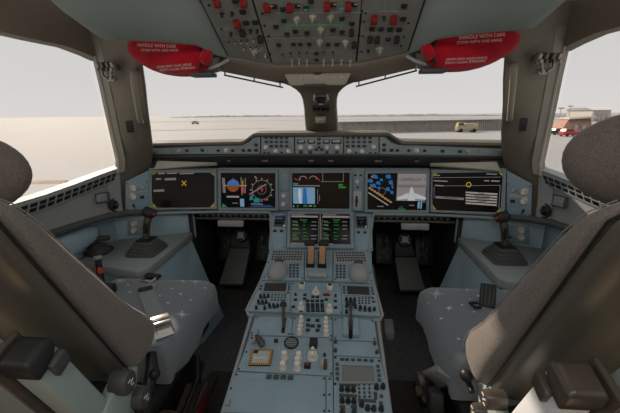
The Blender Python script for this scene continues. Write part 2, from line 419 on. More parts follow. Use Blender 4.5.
# the box with small lamps on top of the centre post
ct = thing('reading_light_console', 'beige console with three small lamps at the head of the centre windshield post', 'light', (0, 1.46, 1.47))
b = MB(); b.prism([(-.135, 1.472, 1.515), (.135, 1.472, 1.515), (.112, 1.475, 1.468), (-.112, 1.475, 1.468)], (0, -.035, -.010), .008, 3); obj('housing', b, 'beige', ct)
fcs = Fr((0, 1.4375, 1.48), (1, 0, 0), (0, .06, 1))
for x in (-.066, -.006, .052, .095):
    b = MB(); b.lathe(fcs.M(x, .008, 0), [(.009, -.004), (.009, .003), (.0065, .005), (.0065, .003)], 14); obj('lamp', b, 'lgrey', ct)
b = MB(); b.box(fcs.M(-.01, -.016, 0), .09, .003, .006); obj('groove', b, 'dark', ct)
b = MB(); b.box(fcs.M(0, .034, .004), .24, .006, .012, .002); b.lathe(fcs.M(0, .030, 0), [(.018, 0), (.014, .014), (.004, .02)], 12, 1.3, .6); obj('trim_clip', b, 'dmetal', ct)
# compass and switches on the post
pf = Fr((0, 1.675, 1.35), (1, 0, 0), (0, -.34, .223))
pf.o += pf.n*0
cm = thing('standby_compass', 'small dark standby compass hanging on the centre windshield post', 'compass', pf.Q(321, 97, .03))
b = MB(); u, v = pf.px(321, 97, .035); b.box(pf.M(u, v, .03), .050, .042, .018, .006, 2, 0); obj('mount', b, 'dmetal', cm)
b = MB(); b.lathe(pf.M(u, v+.002, .045), [(.020, 0), (.021, .012), (.017, .022), (.008, .026)], 18, 1, .8); obj('bowl', b, 'black', cm)
b = MB(); b.box(pf.M(u, v, .070), .020, .010, .004, .001); obj('lens', b, 'lgrey', cm)
for a in (-1, 1):
    b = MB(); b.tube([pf.P(u+a*.026, v+.018, .035), pf.P(u+a*.030, v+.004, .052), pf.P(u+a*.022, v-.014, .05)], .004, 6); obj('bracket_arm', b, 'beige', cm)
w = thing('switch_strip', 'row of four black switches under the compass on the centre windshield post', 'switches', pf.Q(321, 108, .03))
for k, x in enumerate((314.5, 318.5, 323, 327.5)):
    u, v = pf.px(x, 108.5, .03); b = MB(); b.box(pf.M(u, v, .026), .016, .017, .014, .002, 2, 0); obj('rocker_switch', b, 'black', w)
u, v = pf.px(321, 108.5, .03); b = MB(); b.box(pf.M(u, v, .018), .084, .024, .012, .002, 2, 0); obj('plate', b, 'dgrey', w)
w = thing('data_placard', 'small white card in a frame low on the centre windshield post', 'placard', pf.Q(320.5, 121, .03))
u, v = pf.px(320.5, 121, .03); b = MB(); b.box(pf.M(u, v, .018), .052, .040, .012, .002, 2, 0); obj('frame', b, 'beige', w)
b = MB(); b.box(pf.M(u-.004, v, .031), .034, .028, .002); obj('card', b, 'white', w)
b = MB(); b.box(pf.M(u+.004, v, .0325), .004, .02, .001); b.box(pf.M(u-.008, v-.004, .0325), .012, .003, .001); obj('print', b, 'dgrey', w)
# sun screen rails
for s, p0, p1, lb in ((-1, (224, 75), (283, 87.5), 'thin dark sun screen rail hanging below the fascia left of the centre post'), (1, (417, 70.5), (356, 86.5), 'thin dark sun screen rail hanging below the fascia right of the centre post')):
    a, c = at(*p0, y=1.44), at(*p1, y=1.545)
    w = thing('sun_screen_rail', lb, 'rail', (a+c)/2)
    b = MB(); b.tube([a, a.lerp(c, .5), c], .0035, 6); obj('rail', b, 'dark', w)
    for q in (.02, .5, .95):
        p = a.lerp(c, q); b = MB(); b.tube([p, p+V((0, -.01, .035))], .003, 6); obj('hanger', b, 'dmetal', w)

# ------------------------------------------------------------------ overhead panel
OH = Fr((0, 1.39, 1.534), (1, 0, 0), (0, -.9, .437))
def uvpoly(fr, pts, h0, h1, b, bev=0): b.prism([fr.P(u, v, h0) for u, v in pts], fr.n*(h1-h0), bev, 1)
VT = .78
b = MB(); uvpoly(OH, [(-.335, .05), (-.165, -.006), (.165, -.006), (.335, .05), (.335, VT), (-.335, VT)], -.05, -.008, b)
ohb = obj('overhead_tray', b, 'dark'); tag(ohb, 'dark tray above the three overhead switch panels', 'tray')
cu0, cv0 = OH.px(272, 64.5); cu1, cv1 = OH.px(356, 64.5)
lc = thing('overhead_control_unit', 'wide middle overhead switch panel with green flow lines', 'control panel', OH.P(0, .2))
ll = thing('overhead_control_unit', 'overhead switch panel left of the middle one, by the left grey liner', 'control panel', OH.P(-.25, .2))
lr = thing('overhead_control_unit', 'overhead switch panel right of the middle one, by the right grey liner', 'control panel', OH.P(.25, .2))
cw0, cw1 = cu0+.003, cu1-.003
v36 = OH.px(314, 36.7)[1]; v13 = OH.px(314, 12.5)[1]
for va, vb in ((.004, v36-.002), (v36+.002, VT)):
    b = MB(); uvpoly(OH, [(cw0, va), (cw1, va), (cw1, vb), (cw0, vb)], -.0075, 0, b, .0015); obj('panel_plate', b, 'oh', lc)
b = MB(); uvpoly(OH, [(cw0-.006, .004), (cw0-.006, VT), (-.326, VT), (-.326, .056)], -.0075, 0, b, .0015); obj('panel_plate', b, 'oh', ll)
b = MB(); uvpoly(OH, [(cw1+.006, .004), (cw1+.006, VT), (.326, VT), (.326, .056)], -.0075, 0, b, .0015); obj('panel_plate', b, 'oh', lr)
b = MB()
for pq in (((276, 13), (366, 12.3)), ((268, 14), (264, 3)), ((361, 13), (363, 0))): strokes(OH, pq, .0022, 0, .0006, b)
obj('panel_line', b, 'lgrey', lc)
b = MB()
for pq in (((286, 25.3), (343, 25)), ((286, 25), (285.5, 20.5)), ((287, 25), (287.5, 30.5)), ((306.5, 25), (307, 30)), ((342, 25), (342.3, 30)), ((342, 25), (342, 20)), ((320, 25), (320.3, 29)), ((270, 4), (269, -6)), ((281, 6), (280, -4)), ((342, 5), (342.5, -4)), ((309, 4), (309, -4))): strokes(OH, pq, .003, 0, .0007, b)
obj('flow_line', b, 'e_dgreen', lc)
put(OH, lc, 'guard', 'red', [(267, 6.5), (290, 6.5), (327, 5.3), (348, 5.3)], 1.15)
put(OH, lc, 'pushframe', 'btn', [(274.5, 5.8), (297.5, 5.2), (333.5, 4), (354.5, 4), (283, 8.7), (306, 7.5), (311, .6), (284, 20), (276, 26), (342, 18), (287, 33.5), (295.3, 31), (307, 32.5), (333, 29.5), (342, 31.6), (352, 23)], 1.12)
put(OH, lc, 'pushframe', 'btn', [(278.5, 44.2), (293.5, 43.8), (300.4, 43.8), (309.3, 43.6), (328, 44), (337, 43.8), (316.4, 53), (316.6, 59.5)], 1.05)
put(OH, lc, 'rotary', 'ohknob', [(296.5, 22.3), (312.5, 20.6), (330.5, 20), (320.5, 32.6), (319.5, 44.6), (345.4, 45.2)], .95, hit=.012)
put(OH, lc, 'guard', 'btn', [(351.6, 31.7), (354.2, 44)], 1.0)
put(OH, lc, 'toggle', 'dmetal', [(282.6, 54), (290.6, 52.6), (299, 52.6), (307, 52.4), (323.8, 52), (332.8, 52)], 1.1)
put(OH, lc, 'toggle', 'ohknob', [(292, 60.2), (299, 58.4), (307, 60.2), (323.7, 60), (332.8, 60), (341.4, 60), (350.4, 60.6)], 1.25)
put(OH, lc, 'screw', 'dark', [(262.3, 13.5), (264.5, 25.5), (268.5, 36), (270, 54), (362, 11), (360.5, 22), (359.5, 35.5), (357.5, 52)], 1.0)
for pq in ((271.6, 4.2), (299, 3.8), (335, 2.4), (356, 2.2)):
    b = MB(); u, v = OH.px(*pq); b.box(OH.M(u, v, .007), .008, .003, .001); obj('caution_legend', b, 'e_orange', lc)
b = MB(); u, v = OH.px(306, 7.5); b.box(OH.M(u, v, .0085), .011, .005, .001); u, v = OH.px(342, 6.6); b.box(OH.M(u, v, .0085), .011, .005, .001); obj('status_legend', b, 'e_teal', lc)
# left side panel
put(OH, ll, 'guard', 'red', [(217, 1.6), (243.5, 1.6)], 1.1); put(OH, ll, 'guard', 'red', [(237.3, 22.8)], 1.25)
put(OH, ll, 'pushframe', 'btn', [(235, 0), (242.6, 11.2), (246, 22.2), (255.2, 21.8)], 1.25)
put(OH, ll, 'guard', 'btn', [(242.6, 31.8), (260.3, 38.2)], 1.1)
put(OH, ll, 'dknob', 'btn', [(222, 13.5), (232, 12.6), (231, 33), (250.6, 30), (257.2, 30.2)], .9)
put(OH, ll, 'toggle', 'metal', [(234.6, 40), (241, 39.6), (247.2, 40), (253.2, 38.6), (243.6, 46), (250.2, 45.6), (255.8, 45.2), (261.6, 44.6), (265, 52.6)], .85)
put(OH, ll, 'dknob', 'btn', [(234.8, 40.4), (241.2, 40), (247.4, 40.4), (243.8, 46.4), (250.4, 46), (256, 45.6)], .55)
put(OH, ll, 'rotary', 'ohknob', [(254, 55)], .95, hit=.012)
put(OH, ll, 'screw', 'dark', [(221.6, 29), (228.6, 42), (209, 5), (267.5, 57)], .9)
# right side panel
put(OH, lr, 'guard', 'red', [(374, 18.4), (393.6, 18.4)], 1.2)
put(OH, lr, 'pushframe', 'btn', [(404, 5.2), (403.2, 18.2), (372, 28.4), (381.2, 28.6), (390.2, 28.8), (399.4, 29), (388, 38.6)], 1.15)
put(OH, lr, 'guard', 'btn', [(370, 38.6), (377.2, 38.8), (396.6, 38.6)], 1.05)
put(OH, lr, 'dknob', 'btn', [(384, 17), (368.2, 50)], .8)
put(OH, lr, 'rotary', 'ohknob', [(379.5, 52)], 1.1, hit=.012)
put(OH, lr, 'screw', 'dark', [(365.5, 13), (364, 21.5), (363, 36), (408.5, 23), (404, 36.5), (361.5, 51.5), (401, 46)], .9)
b = MB()
for pq in (((378, 11), (409, 11.5)), ((385.5, 0), (385, 10)), ((387, 33.5), (400, 33.6)), ((371, 33), (379, 33.2)), ((384, 22.5), (392, 22.6))): strokes(OH, pq, .0018, 0, .0006, b)
obj('panel_line', b, 'lgrey', lr)
b = MB()
for pq in (((216, 15.8), (226, 15.2)), ((217, 29), (229, 28.5)), ((233, 36.5), (240, 36.2)), ((245, 36), (251, 35.8)), ((247, 51), (261, 50.5)), ((240, 42.6), (262, 41.4))): strokes(OH, pq, .0018, 0, .0006, b)
obj('panel_line', b, 'lgrey', ll)

# ------------------------------------------------------------------ red covers over the head-up projectors
BAGTXT = {-1: [((137.7, 46.4), (176, 48.2), 3.2, 'HANDLE WITH CARE', 0), ((141.4, 51.6), (178.5, 51.6), 2.6, 'STOW WITH ONE HAND', 0), ((157, 68.2), (191.5, 65.4), 2.3, 'STOW WITH ONE HAND', 1), ((160, 71.2), (195, 68.6), 2.5, 'HANDLE WITH CARE', 1)],
          1: [((459.3, 39.8), (505.2, 36.2), 3.6, 'HANDLE WITH CARE', 0), ((457, 44.2), (502, 41.3), 2.8, 'STOW WITH ONE HAND', 0), ((446, 60.6), (487, 58.6), 2.3, 'STOW WITH ONE HAND', 1), ((445, 64.2), (485, 61.9), 2.5, 'HANDLE WITH CARE', 1)]}
for s in (-1, 1):
    lb = 'red padded cover with white handling words left of the overhead panels' if s < 0 else 'red padded cover with white handling words right of the overhead panels'
    t = thing('projector_cover', lb, 'cover', sx(s, (.522, 1.295, 1.58)), 'red projector covers')
    zx = sx(s, V((.30, .045, .030)).normalized()); yx = sx(s, V((-.045, .30, 0)).normalized()); 
    zz = zx.cross(yx); zz = zz if zz.z > 0 else -zz
    c = sx(s, (.530, 1.300, 1.577))
    m = Matrix(((zx.x, yx.x, zz.x, c.x), (zx.y, yx.y, zz.y, c.y), (zx.z, yx.z, zz.z, c.z), (0, 0, 0, 1)))
    b = MB(); nu, nv = 40, 22; rows = []
    f = lambda q, e: math.copysign(abs(q)**e, q)
    for j in range(1, nv):
        ph = -math.pi/2+math.pi*j/nv; row = []
        for i in range(nu):
            th = 2*math.pi*i/nu
            x = .168*f(math.cos(ph), .7)*f(math.cos(th), .85); y = .070*f(math.cos(ph), .8)*f(math.sin(th), .85); z = .088*f(math.sin(ph), .85)
            if z < 0: z *= .98 - .42*max(0, x/.17)**1.3 - .05*min(0, x/.17)
            wv = .0025*math.sin(x*70+z*40)+.0015*math.sin(z*90+1.3)
            row.append(m @ V((x, y+wv*(1 if y > 0 else -1), z)))
        rows.append(row)
    b.rings(rows); bag = obj('padded_body', b, 'redbag', t, 80)
    bv = BVHTree.FromPolygons([v.co for v in bag.data.vertices], [p.vertices[:] for p in bag.data.polygons])
    for k, (a, e, hgt, body, flip) in enumerate(BAGTXT[s]):
        a, e = V((*a, 0)), V((*e, 0)); d = (e-a).normalized(); up = V((d.y, -d.x, 0))
        def fn(p, q, a=a, e=e, up=up, hgt=hgt, flip=flip):
            if flip: p, q = 1-p, 1-q
            w = a.lerp(e, p) + up*hgt*q
            hit = bv.ray_cast(CAM, ray(w.x, w.y).normalized())
            if hit[0] is None:
                hit = bv.find_nearest(at(w.x, w.y, y=1.24))
            n = hit[1]; n = n if n.dot(CAM-hit[0]) > 0 else -n
            return hit[0] + n*.0012
        text_on(body, fn, 'lettering', 'white', bag)
    # dark buckle strap and projector bracket behind the inboard end
    b = MB(); b.tube([sx(s, p) for p in ((.402, 1.238, 1.506), (.384, 1.225, 1.540), (.392, 1.238, 1.585))], .005, 8); obj('strap', b, 'dark', t)
    b = MB(); b.ell(T(*sx(s, (.374, 1.245, 1.546))) @ Matrix.Rotation(-s*.5, 4, 'Y'), .017, .03, .030, .7, 16, 10); obj('end_flap', b, 'redbag', t, 60)
    hb = thing('projector_bracket', 'dark metal bracket at the inner end of the %s red cover' % SIDE[s], 'bracket', sx(s, (.36, 1.3, 1.53)))
    b = MB(); b.prism([sx(s, p) for p in ((.345, 1.30, 1.555), (.405, 1.27, 1.545), (.400, 1.27, 1.497), (.362, 1.30, 1.497))], (0, .06, .012), .004, 2); obj('arm', b, 'dmetal', hb)
    b = MB(); b.tube([sx(s, p) for p in ((.325, 1.33, 1.545), (.35, 1.30, 1.525), (.40, 1.28, 1.505))], .006, 8); obj('cable', b, 'lgrey', hb)
    b = MB(); b.box(T(*sx(s, (.405, 1.28, 1.489))), .085, .05, .014, .003); obj('tray', b, 'dgrey', hb)

# ------------------------------------------------------------------ grab handles and latches on the side posts
for s in (-1, 1):
    g = thing('grab_handle', 'vertical grab handle on the %s windshield post' % SIDE[s], 'handle', sx(s, (.74, 1.36, 1.38)), 'grab handles on the posts')
    up, dn = V((.703, 1.345, 1.512)), V((.768, 1.462, 1.322)); ax = dn-up; out = V((-.40, -.90, -.1)).normalized()
    pts = []
    for q, h in ((0, -.008), (.0, .028), (.05, .050), (.2, .060), (.45, .062), (.7, .058), (.9, .046), (.98, .024), (1.0, -.008)):
        pts.append(sx(s, up+ax*q+out*h))
    b = MB(); b.tube(pts, [.010, .0115, .012, .012, .0115, .011, .011, .011, .010], 10); obj('grip', b, 'handle', g, 60)
    b = MB(); b.box(axisM(sx(s, up+out*.040+ax*.05), sx(s, up+out*.06+ax*.05)), .016, .022, .012, .003); obj('end_plug', b, 'dark', g)
    b = MB(); b.box(axisM(sx(s, dn+out*.0+ax*.1+V((.05, -.01, 0))), sx(s, dn+out*.02+ax*.1+V((.05, -.01, 0)))), .028, .05, .022, .004); sk = obj('lamp_socket', b, 'dark', None)
    tag(sk, 'small black socket low on the %s windshield post' % SIDE[s], 'socket')
    L = thing('window_latch', 'metal latch fitting at the top of the %s windshield post' % SIDE[s], 'latch', sx(s, (.83, 1.385, 1.53)), 'window latches')
    o = V((.815, 1.375, 1.535))
    fl = Fr(sx(s, o), sx(s, V((.8, .45, .05))*s), (0, .35, -1))
    if fl.n.y > 0: fl = Fr(sx(s, o), sx(s, V((-.8, -.45, -.05))*s), (0, .35, -1))
    b = MB(); b.box(fl.M(0, 0, .004), .135, .022, .014, .004); obj('rail', b, 'dmetal', L)
    for k, u in enumerate((-.055, -.02, .02, .055)):
        b = MB(); b.box(fl.M(u, -.004, .014), .018, .034, .020, .005); b.cyl(fl.M(u, .004, .02), .006, .01); obj('catch', b, 'latch' if k % 3 == 0 else 'dmetal', L)
    for u in (-.035, .035):
        b = MB(); b.tube([fl.P(u, .0, .016), fl.P(u*.9, .026, .026), fl.P(u*.4, .040, .02)], .0055, 8); obj('lever', b, 'latch', L)
    b = MB(); b.box(fl.M(.0, .042, .012), .05, .018, .018, .004); obj('striker', b, 'latch', L)

# ------------------------------------------------------------------ glareshield
gs = thing('glareshield', 'long olive glareshield along the foot of the windshield', 'glareshield', (0, 1.72, 1.2))
def gst(x):
    a = abs(x); yf = 1.70 + .055*max(0, (a-.30)/.62)
    q = min(1, max(0, (a-.318)/.085)); q = q*q*(3-2*q)
    zt = 1.264*(1-q) + (1.222-.012*max(0, (a-.40)/.52))*q
    zb = 1.158 - .018*max(0, (a-.3)/.62)
    return yf, zt, zb
XS = [-.94, -.925, -.8, -.6, -.48, -.405, -.385, -.36, -.335, -.318, -.2, 0, .2, .318, .335, .36, .385, .405, .48, .6, .8, .925, .94]
b = MB(); rows = []
for x in XS:
    yf, zt, zb = gst(x); e = .02 if abs(x) > .93 else 0
    rows.append([V((x, *p)) for p in ((yf+.012, zb+.004), (yf+.014, zt-.024), (yf-.010, zt-.022), (yf-.018, zt-.014), (yf-.012, zt-.003-e*.3), (yf+.01, zt-e*.5), (yf+.10, zt+.004-e), (yf+.22, zt-.015-e), (yf+.25, zt-.10), (yf+.05, zb))])
b.rings(rows); obj('coaming', b, 'coam', gs, 40)
b = MB(); rows = []
for x in XS:
    yf, zt, zb = gst(x); a = abs(x); yd = 1.80 - .09*max(0, (a-.57)/.36)
    rows.append([V((x, *p)) for p in ((yf+.002, zb), (yf, zb-.008), (yf+.03, zb-.022), (yd+.02, 1.085), (yd+.05, 1.08), (yf+.16, zb+.02), (yf+.02, zb+.004))])
b.rings(rows); obj('underside', b, 'dgrey', gs, 40)
for s in (-1, 1):   # pale stowed map lights under the ends
    b = MB(); rows = [[sx(s, V((x, y, z))) for x, y, z in r] for r in (((.55, 1.745, 1.108), (.55, 1.755, 1.095)), ((.86, 1.725, 1.118), (.87, 1.70, 1.082)))]
    b.solid(rows, (0, -.006, -.004)); obj('deflector', b, 'beige', gs)
    b = MB(); b.box(T(*sx(s, (.05, 1.735, 1.118))), .03, .02, .012, .003); b.box(T(*sx(s, (.29, 1.74, 1.117))), .035, .02, .012, .003); b.box(T(*sx(s, (.48, 1.74, 1.117))), .022, .02, .010, .003); obj('clip', b, 'dmetal', gs)
FG = Fr((0, 1.70, 1.158), (1, 0, 0), (0, .06, 1))
def ctl(name, label, cat, fr, quad, loc_px, material='bezel', h0=-.010, h1=.006):
    t = thing(name, label, cat, fr.Q(*loc_px)); b = MB(); pquad(fr, quad, h0, h1, b, .0012); obj('panel_plate', b, material, t); return t
fcu = ctl('autopilot_control_unit', 'autopilot control panel at the middle of the glareshield', 'control panel', FG, ((295.3, 153.6), (343, 153.8), (343, 134.2), (295.3, 134.2)), (319, 145))
H = .006
for x0, y0, x1, y1 in ((297.2, 139.4, 305, 143.6), (307.6, 139.4, 315, 143.6), (323.2, 139.4, 330, 143.6), (331.4, 139.4, 341.5, 143.6)):
    b = MB(); pbox(FG, x0, y0, x1, y1, H, H+.002, b, .0005); obj('readout_window', b, 'screen', fcu)
    b = MB(); pbox(FG, x0+1.2, y0+1.3, x1-1.2, y1-1.3, H+.0021, H+.0024, b); obj('readout_digits', b, 'e_mid', fcu)
put(FG, fcu, 'stack', 'knob', [(301, 147.6), (310.4, 147.6), (337, 147.6)], 1.45, H, hit=.012); put(FG, fcu, 'round', 'knob', [(327, 147.4)], 1.4, H, hit=.012)
put(FG, fcu, 'push', 'btn', [(319, 139), (319, 143.2), (319, 147.4), (301, 152), (310.4, 152), (327, 152), (337, 152), (316.4, 149.6), (322, 149.6)], 1.05, H)
put(FG, fcu, 'screw', 'dgrey', [(297, 136), (341.2, 136)], .6, H)
for s, q, c, lb in ((-1, ((261.6, 153.6), (294, 153.6), (294, 134.6), (261.6, 134.8)), (278, 145), 'display control panel with small buttons, left of the autopilot panel'), (1, ((344.3, 153.8), (378.4, 153.9), (378.4, 134.8), (344.3, 134.4)), (361, 145), 'display control panel with small buttons, right of the autopilot panel')):
    t = ctl('display_control_unit', lb, 'control panel', FG, q, c)
    x0 = 264.5 if s < 0 else 347
    bx = [x0+2+5.1*k for k in range(5)] if s < 0 else [x0+.5+5.6*k for k in range(5)]
    put(FG, t, 'push', 'btn', [(x, 137.6) for x in bx], 1.05, H); put(FG, t, 'push', 'key', [(x, 141.8) for x in bx], 1.05, H); put(FG, t, 'push', 'btn', [(x, 146) for x in bx[(1 if s < 0 else 0):(5 if s < 0 else 4)]], 1.05, H)
    put(FG, t, 'knurl', 'knob', ([(275.6, 151), (288.6, 151.2)] if s < 0 else [(349.2, 151.2), (362, 151.4)]), 1.15, H, hit=.01)
    put(FG, t, 'round', 'knob', ([(266, 147.4)] if s < 0 else [(373.4, 147)]), 1.5, H, hit=.012)
    put(FG, t, 'push', 'btn', ([(264.8, 152.4), (282, 152.4), (269, 152.4)] if s < 0 else [(356, 152.6), (370, 152.7), (375.5, 152.7)]), .7, H)
for s in (-1, 1):
    fr = Fr(sx(s, (.30, 1.70, 1.158)), (1, s*.055/.62, 0), (0, .06, 1))
    if s < 0: q, c = ((150, 154.3), (260.3, 153.7), (260.3, 135.5), (254.5, 137), (249, 142.5), (243, 144.5), (150, 148.3)), (200, 151)
    else: q, c = ((379.5, 153.9), (506.3, 156), (506.3, 148.6), (398, 145), (391, 143), (386, 137.5), (379.5, 135.6)), (440, 152)
    t = ctl('glareshield_side_control_unit', 'long thin switch strip on the %s wing of the glareshield' % SIDE[s], 'control panel', fr, q, c)
    put(fr, t, 'pushframe', 'btn', ([(256.5, 144.8), (256.5, 150.2), (250, 150.2), (203, 150.2), (187.6, 150.4)] if s < 0 else [(383.6, 144.8), (383.6, 150), (391, 150.2), (442, 151), (459.4, 151.4)]), 1.15, H)
    put(fr, t, 'round', 'btn', ([(244, 150.3), (233.4, 150.4), (219, 150.4)] if s < 0 else [(397, 150.2), (408.2, 150.4), (424, 150.6)]), .95, H)
    put(fr, t, 'rotary', 'knob', ([(226.2, 150.4)] if s < 0 else [(416.4, 150.4)]), 1.0, H, hit=.01); put(fr, t, 'knurl', 'lgrey', ([(180, 150.8)] if s < 0 else [(467.3, 151.4)]), 1.15, H, hit=.01)
    b = MB()
    for x in ((208, 172) if s < 0 else (436, 478)): strokes(fr, ((x, 148.5), (x, 153.8)), .0015, H, H+.0004, b)
    obj('panel_gap', b, 'dgrey', t)
    # end caps of the coaming by the posts
    e = thing('glareshield_end_bracket', 'dark bracket where the glareshield meets the %s post' % SIDE[s], 'bracket', sx(s, (.95, 1.74, 1.18)))
    b = MB(); b.prism([sx(s, p) for p in ((.935, 1.745, 1.222), (.985, 1.70, 1.20), (.99, 1.69, 1.16), (.94, 1.75, 1.14))], (0, .05, 0), .006, 2); obj('bracket_plate', b, 'coam', e)
    b = MB(); b.lathe(axisM(sx(s, (.965, 1.712, 1.185)), sx(s, (.955, 1.69, 1.187))), [(.010, 0), (.010, .006), (.005, .010)], 12); obj('pivot', b, 'dark', e)

# ------------------------------------------------------------------ instrument panel and its display units
FC = Fr((0, 1.79, .84), (1, 0, 0), (0, .005, .225))
FO = {s: Fr(sx(s, (.575, 1.785, .84)), (.34, -s*.085, 0), (0, .03, .225)) for s in (-1, 1)}
ip = thing('instrument_panel', 'blue-grey main instrument panel holding the row of displays', 'instrument panel', (0, 1.8, .84))
b = MB(); pquad(FC, ((217.8, 209.9), (429.6, 212.4), (429.6, 168.6), (217.8, 168)), -.04, -.002, b, .002); obj('centre_plate', b, 'bezel', ip)
for s in (-1, 1):
    q = ((148.6, 210.6), (218, 209.6), (218, 168), (148.6, 167.8)) if s < 0 else ((429.8, 212.6), (505.6, 216), (507.2, 168.2), (430.6, 168.8))
    b = MB(); pquad(FO[s], q, -.04, -.002, b, .002); obj('wing_plate', b, 'bezel', ip)
b = MB(); b.tube([V(p) for p in ((-.92, 1.675, .842), (-.74, 1.735, .834), (-.575, 1.772, .829), (-.28, 1.778, .828))], .008, 8); obj('lower_edge', b, 'bezel', ip); b = MB(); b.tube([V(p) for p in ((.92, 1.675, .842), (.74, 1.735, .834), (.575, 1.772, .829), (.28, 1.778, .828))], .008, 8); obj('lower_edge', b, 'bezel', ip)
def display(fr, outer, inner, label, group=None):
    t = thing('display_unit', label, 'display', fr.Q(sum(p[0] for p in outer)/4, sum(p[1] for p in outer)/4), group)
    O = [V((*fr.px(*p), 0)) for p in outer]; I = [V((*fr.px(*p), 0)) for p in inner]
    b = MB(); rows = []
    for L, k, h in ((O, 0, -.0015), (O, 0, .010), (O, .10, .014), (I, 0, .013), (I, 0, .004)):
        rows.append([fr.P(*(L[i].lerp(I[i], k) if L is O else L[i]).xy, h) for i in range(4)])
    b.rings(rows, cap=False); obj('bezel', b, 'bezel', t, 20)
    b = MB(); b.prism([fr.P(*p.xy, .003) for p in I], fr.n*.002); sc = obj('screen', b, 'screen', t)
    return t, sc
HS = .0053
def bars(fr, sc, name, material, items, th=.0004):     # items: (x0, y0, x1, y1) blocks
    b = MB(); k = bars.k = (bars.k+1) % 5
    for x0, y0, x1, y1 in items:
        u0 = fr.px(x0, (y0+y1)/2)[0]; u1 = fr.px(x1, (y0+y1)/2)[0]; xm = (x0+x1)/2; v0 = fr.px(xm, y1)[1]; v1 = fr.px(xm, y0)[1]
        b.prism([fr.P(u, v, HS+k*.0001) for u, v in ((u0, v0), (u1, v0), (u1, v1), (u0, v1))], fr.n*th)
    return obj(name, b, material, sc)
bars.k = 0
def lines(fr, sc, name, material, items, w):
    b = MB()
    for pq in items: strokes(fr, pq, w, HS+.0006, HS+.001, b)
    return obj(name, b, material, sc)
def ringpts(fr, x, y, r, n=20, a0=0, a1=2*math.pi):
    return [(x+r*math.cos(a0+(a1-a0)*i/n), y+r*math.sin(a0+(a1-a0)*i/n)) for i in range(n+1)]
def arcs(fr, sc, name, material, x, y, r, w, a0=0, a1=360, n=20):
    p = ringpts(fr, x, y, r, n, R_(a0), R_(a1)); return lines(fr, sc, name, material, list(zip(p, p[1:])), w)
def tri_(fr, sc, name, material, polys, h=.0008):
    b = MB()
    for p in polys: pquad(fr, p, HS+h, HS+h+.0003, b)
    return obj(name, b, material, sc)

# far left display
t, sc = display(FO[-1], ((149.5, 209.3), (217, 208.7), (217, 169.4), (149.4, 169)), ((152.6, 207.6), (214.8, 207.2), (214.8, 172.6), (152.2, 172.4)), 'far left display with a small yellow cross on black')
f = FO[-1]
tri_(f, sc, 'corner_mark', 'e_dyellow', [((152.8, 175), (157, 172.8), (152.8, 172.8)), ((210.6, 173), (214.6, 175.8), (214.6, 173)), ((152.9, 207.3), (157.2, 207.3), (152.9, 202.6)), ((214.4, 207), (214.4, 202.4), (210.2, 207))])
bars(f, sc, 'header_bar', 'e_pink', [(158.5, 172.8, 165, 174), (167, 172.8, 177, 173.8), (180, 172.9, 194, 174)])
bars(f, sc, 'text_line', 'e_dim', [(156, 178.2, 161.5, 179.8), (165, 177.9, 176.2, 180.2), (153.8, 189.4, 164.6, 191.6)])
lines(f, sc, 'cross_mark', 'e_yellow', [((182, 180.7), (186.4, 185.6)), ((186.4, 180.7), (182, 185.6))], .0045)
# left inner display
t, sc = display(FC, ((218.9, 209.6), (278.6, 210.2), (278.4, 169.9), (218.6, 169.6)), ((221.6, 207.2), (275.8, 207.6), (275.8, 172.7), (221.4, 172.5)), 'flight display with a round blue and brown horizon and compass rose')
f = FC
def half(x, y, r, a0, a1): return [(x+r*math.cos(R_(a)), y+r*math.sin(R_(a))) for a in range(a0, a1+1, 12)]
tri_(f, sc, 'horizon_sky', 'e_sky', [half(233.4, 185.4, 6.2, 180, 360)]); tri_(f, sc, 'horizon_ground', 'e_brown', [half(233.4, 185.4, 6.2, 0, 180)])
lines(f, sc, 'horizon_bar', 'e_yellow', [((224.5, 185.4), (247, 185.4)), ((243.2, 180), (243.2, 185))], .0045)
lines(f, sc, 'pitch_mark', 'e_white', [((231.5, 182.4), (235.4, 182.4)), ((233.4, 178), (233.4, 185)), ((232.6, 202.8), (238.4, 202.8)), ((245.6, 178), (245.6, 193))], .003)
bars(f, sc, 'speed_tape', 'e_dim', [(222.8, 177.6, 225.6, 192.6), (241.3, 177, 242.3, 195)]); bars(f, sc, 'altitude_tape', 'e_red', [(242.4, 186.2, 244.8, 192.8)])
bars(f, sc, 'text_line', 'e_white', [(227, 195.6, 239.4, 197.4), (251, 203.4, 263, 204.2)]); bars(f, sc, 'trim_gauge', 'e_ltblue', [(240.4, 198.6, 244.4, 206.4)])
tri_(f, sc, 'corner_mark', 'e_dgreen', [((222, 207), (228, 207), (223, 203))])
p = ringpts(f, 262, 189.6, 10.2, 24)
lines(f, sc, 'compass_rose', 'e_white', [(p[i], (262+(p[i][0]-262)*1.15, 189.6+(p[i][1]-189.6)*1.15)) for i in range(0, 24, 2)] + [((255, 176.2), (257, 178.4))], .006)
arcs(f, sc, 'compass_circle', 'e_dim', 262, 189.6, 9.6, .003, 0, 360, 24); arcs(f, sc, 'inner_circle', 'e_dim', 262, 189.6, 4.5, .002, 0, 360, 14)
lines(f, sc, 'course_line', 'e_pink', [((249.6, 194.2), (266.4, 184))], .006); lines(f, sc, 'aircraft_mark', 'e_red', [((260.6, 189.8), (264, 189.2)), ((262, 187.6), (262.4, 192)), ((264, 199.6), (268, 199.8))], .004)
tri_(f, sc, 'terrain_patch', 'e_teal', [((249.6, 199.8), (254, 199.6), (252.6, 195.6), (250.2, 196)), ((254, 202.4), (260.6, 202), (259.6, 198.2), (256, 197.4), (254, 199))])
tri_(f, sc, 'lower_band', 'e_blue', [((249, 206.8), (274, 206.8), (270, 204.8), (254, 204.8))], .0002).data.materials[0] = mat('glow_navy', (.01, .03, .10), .5, noise=0, emit=(.02, .05, .16), estr=.6)
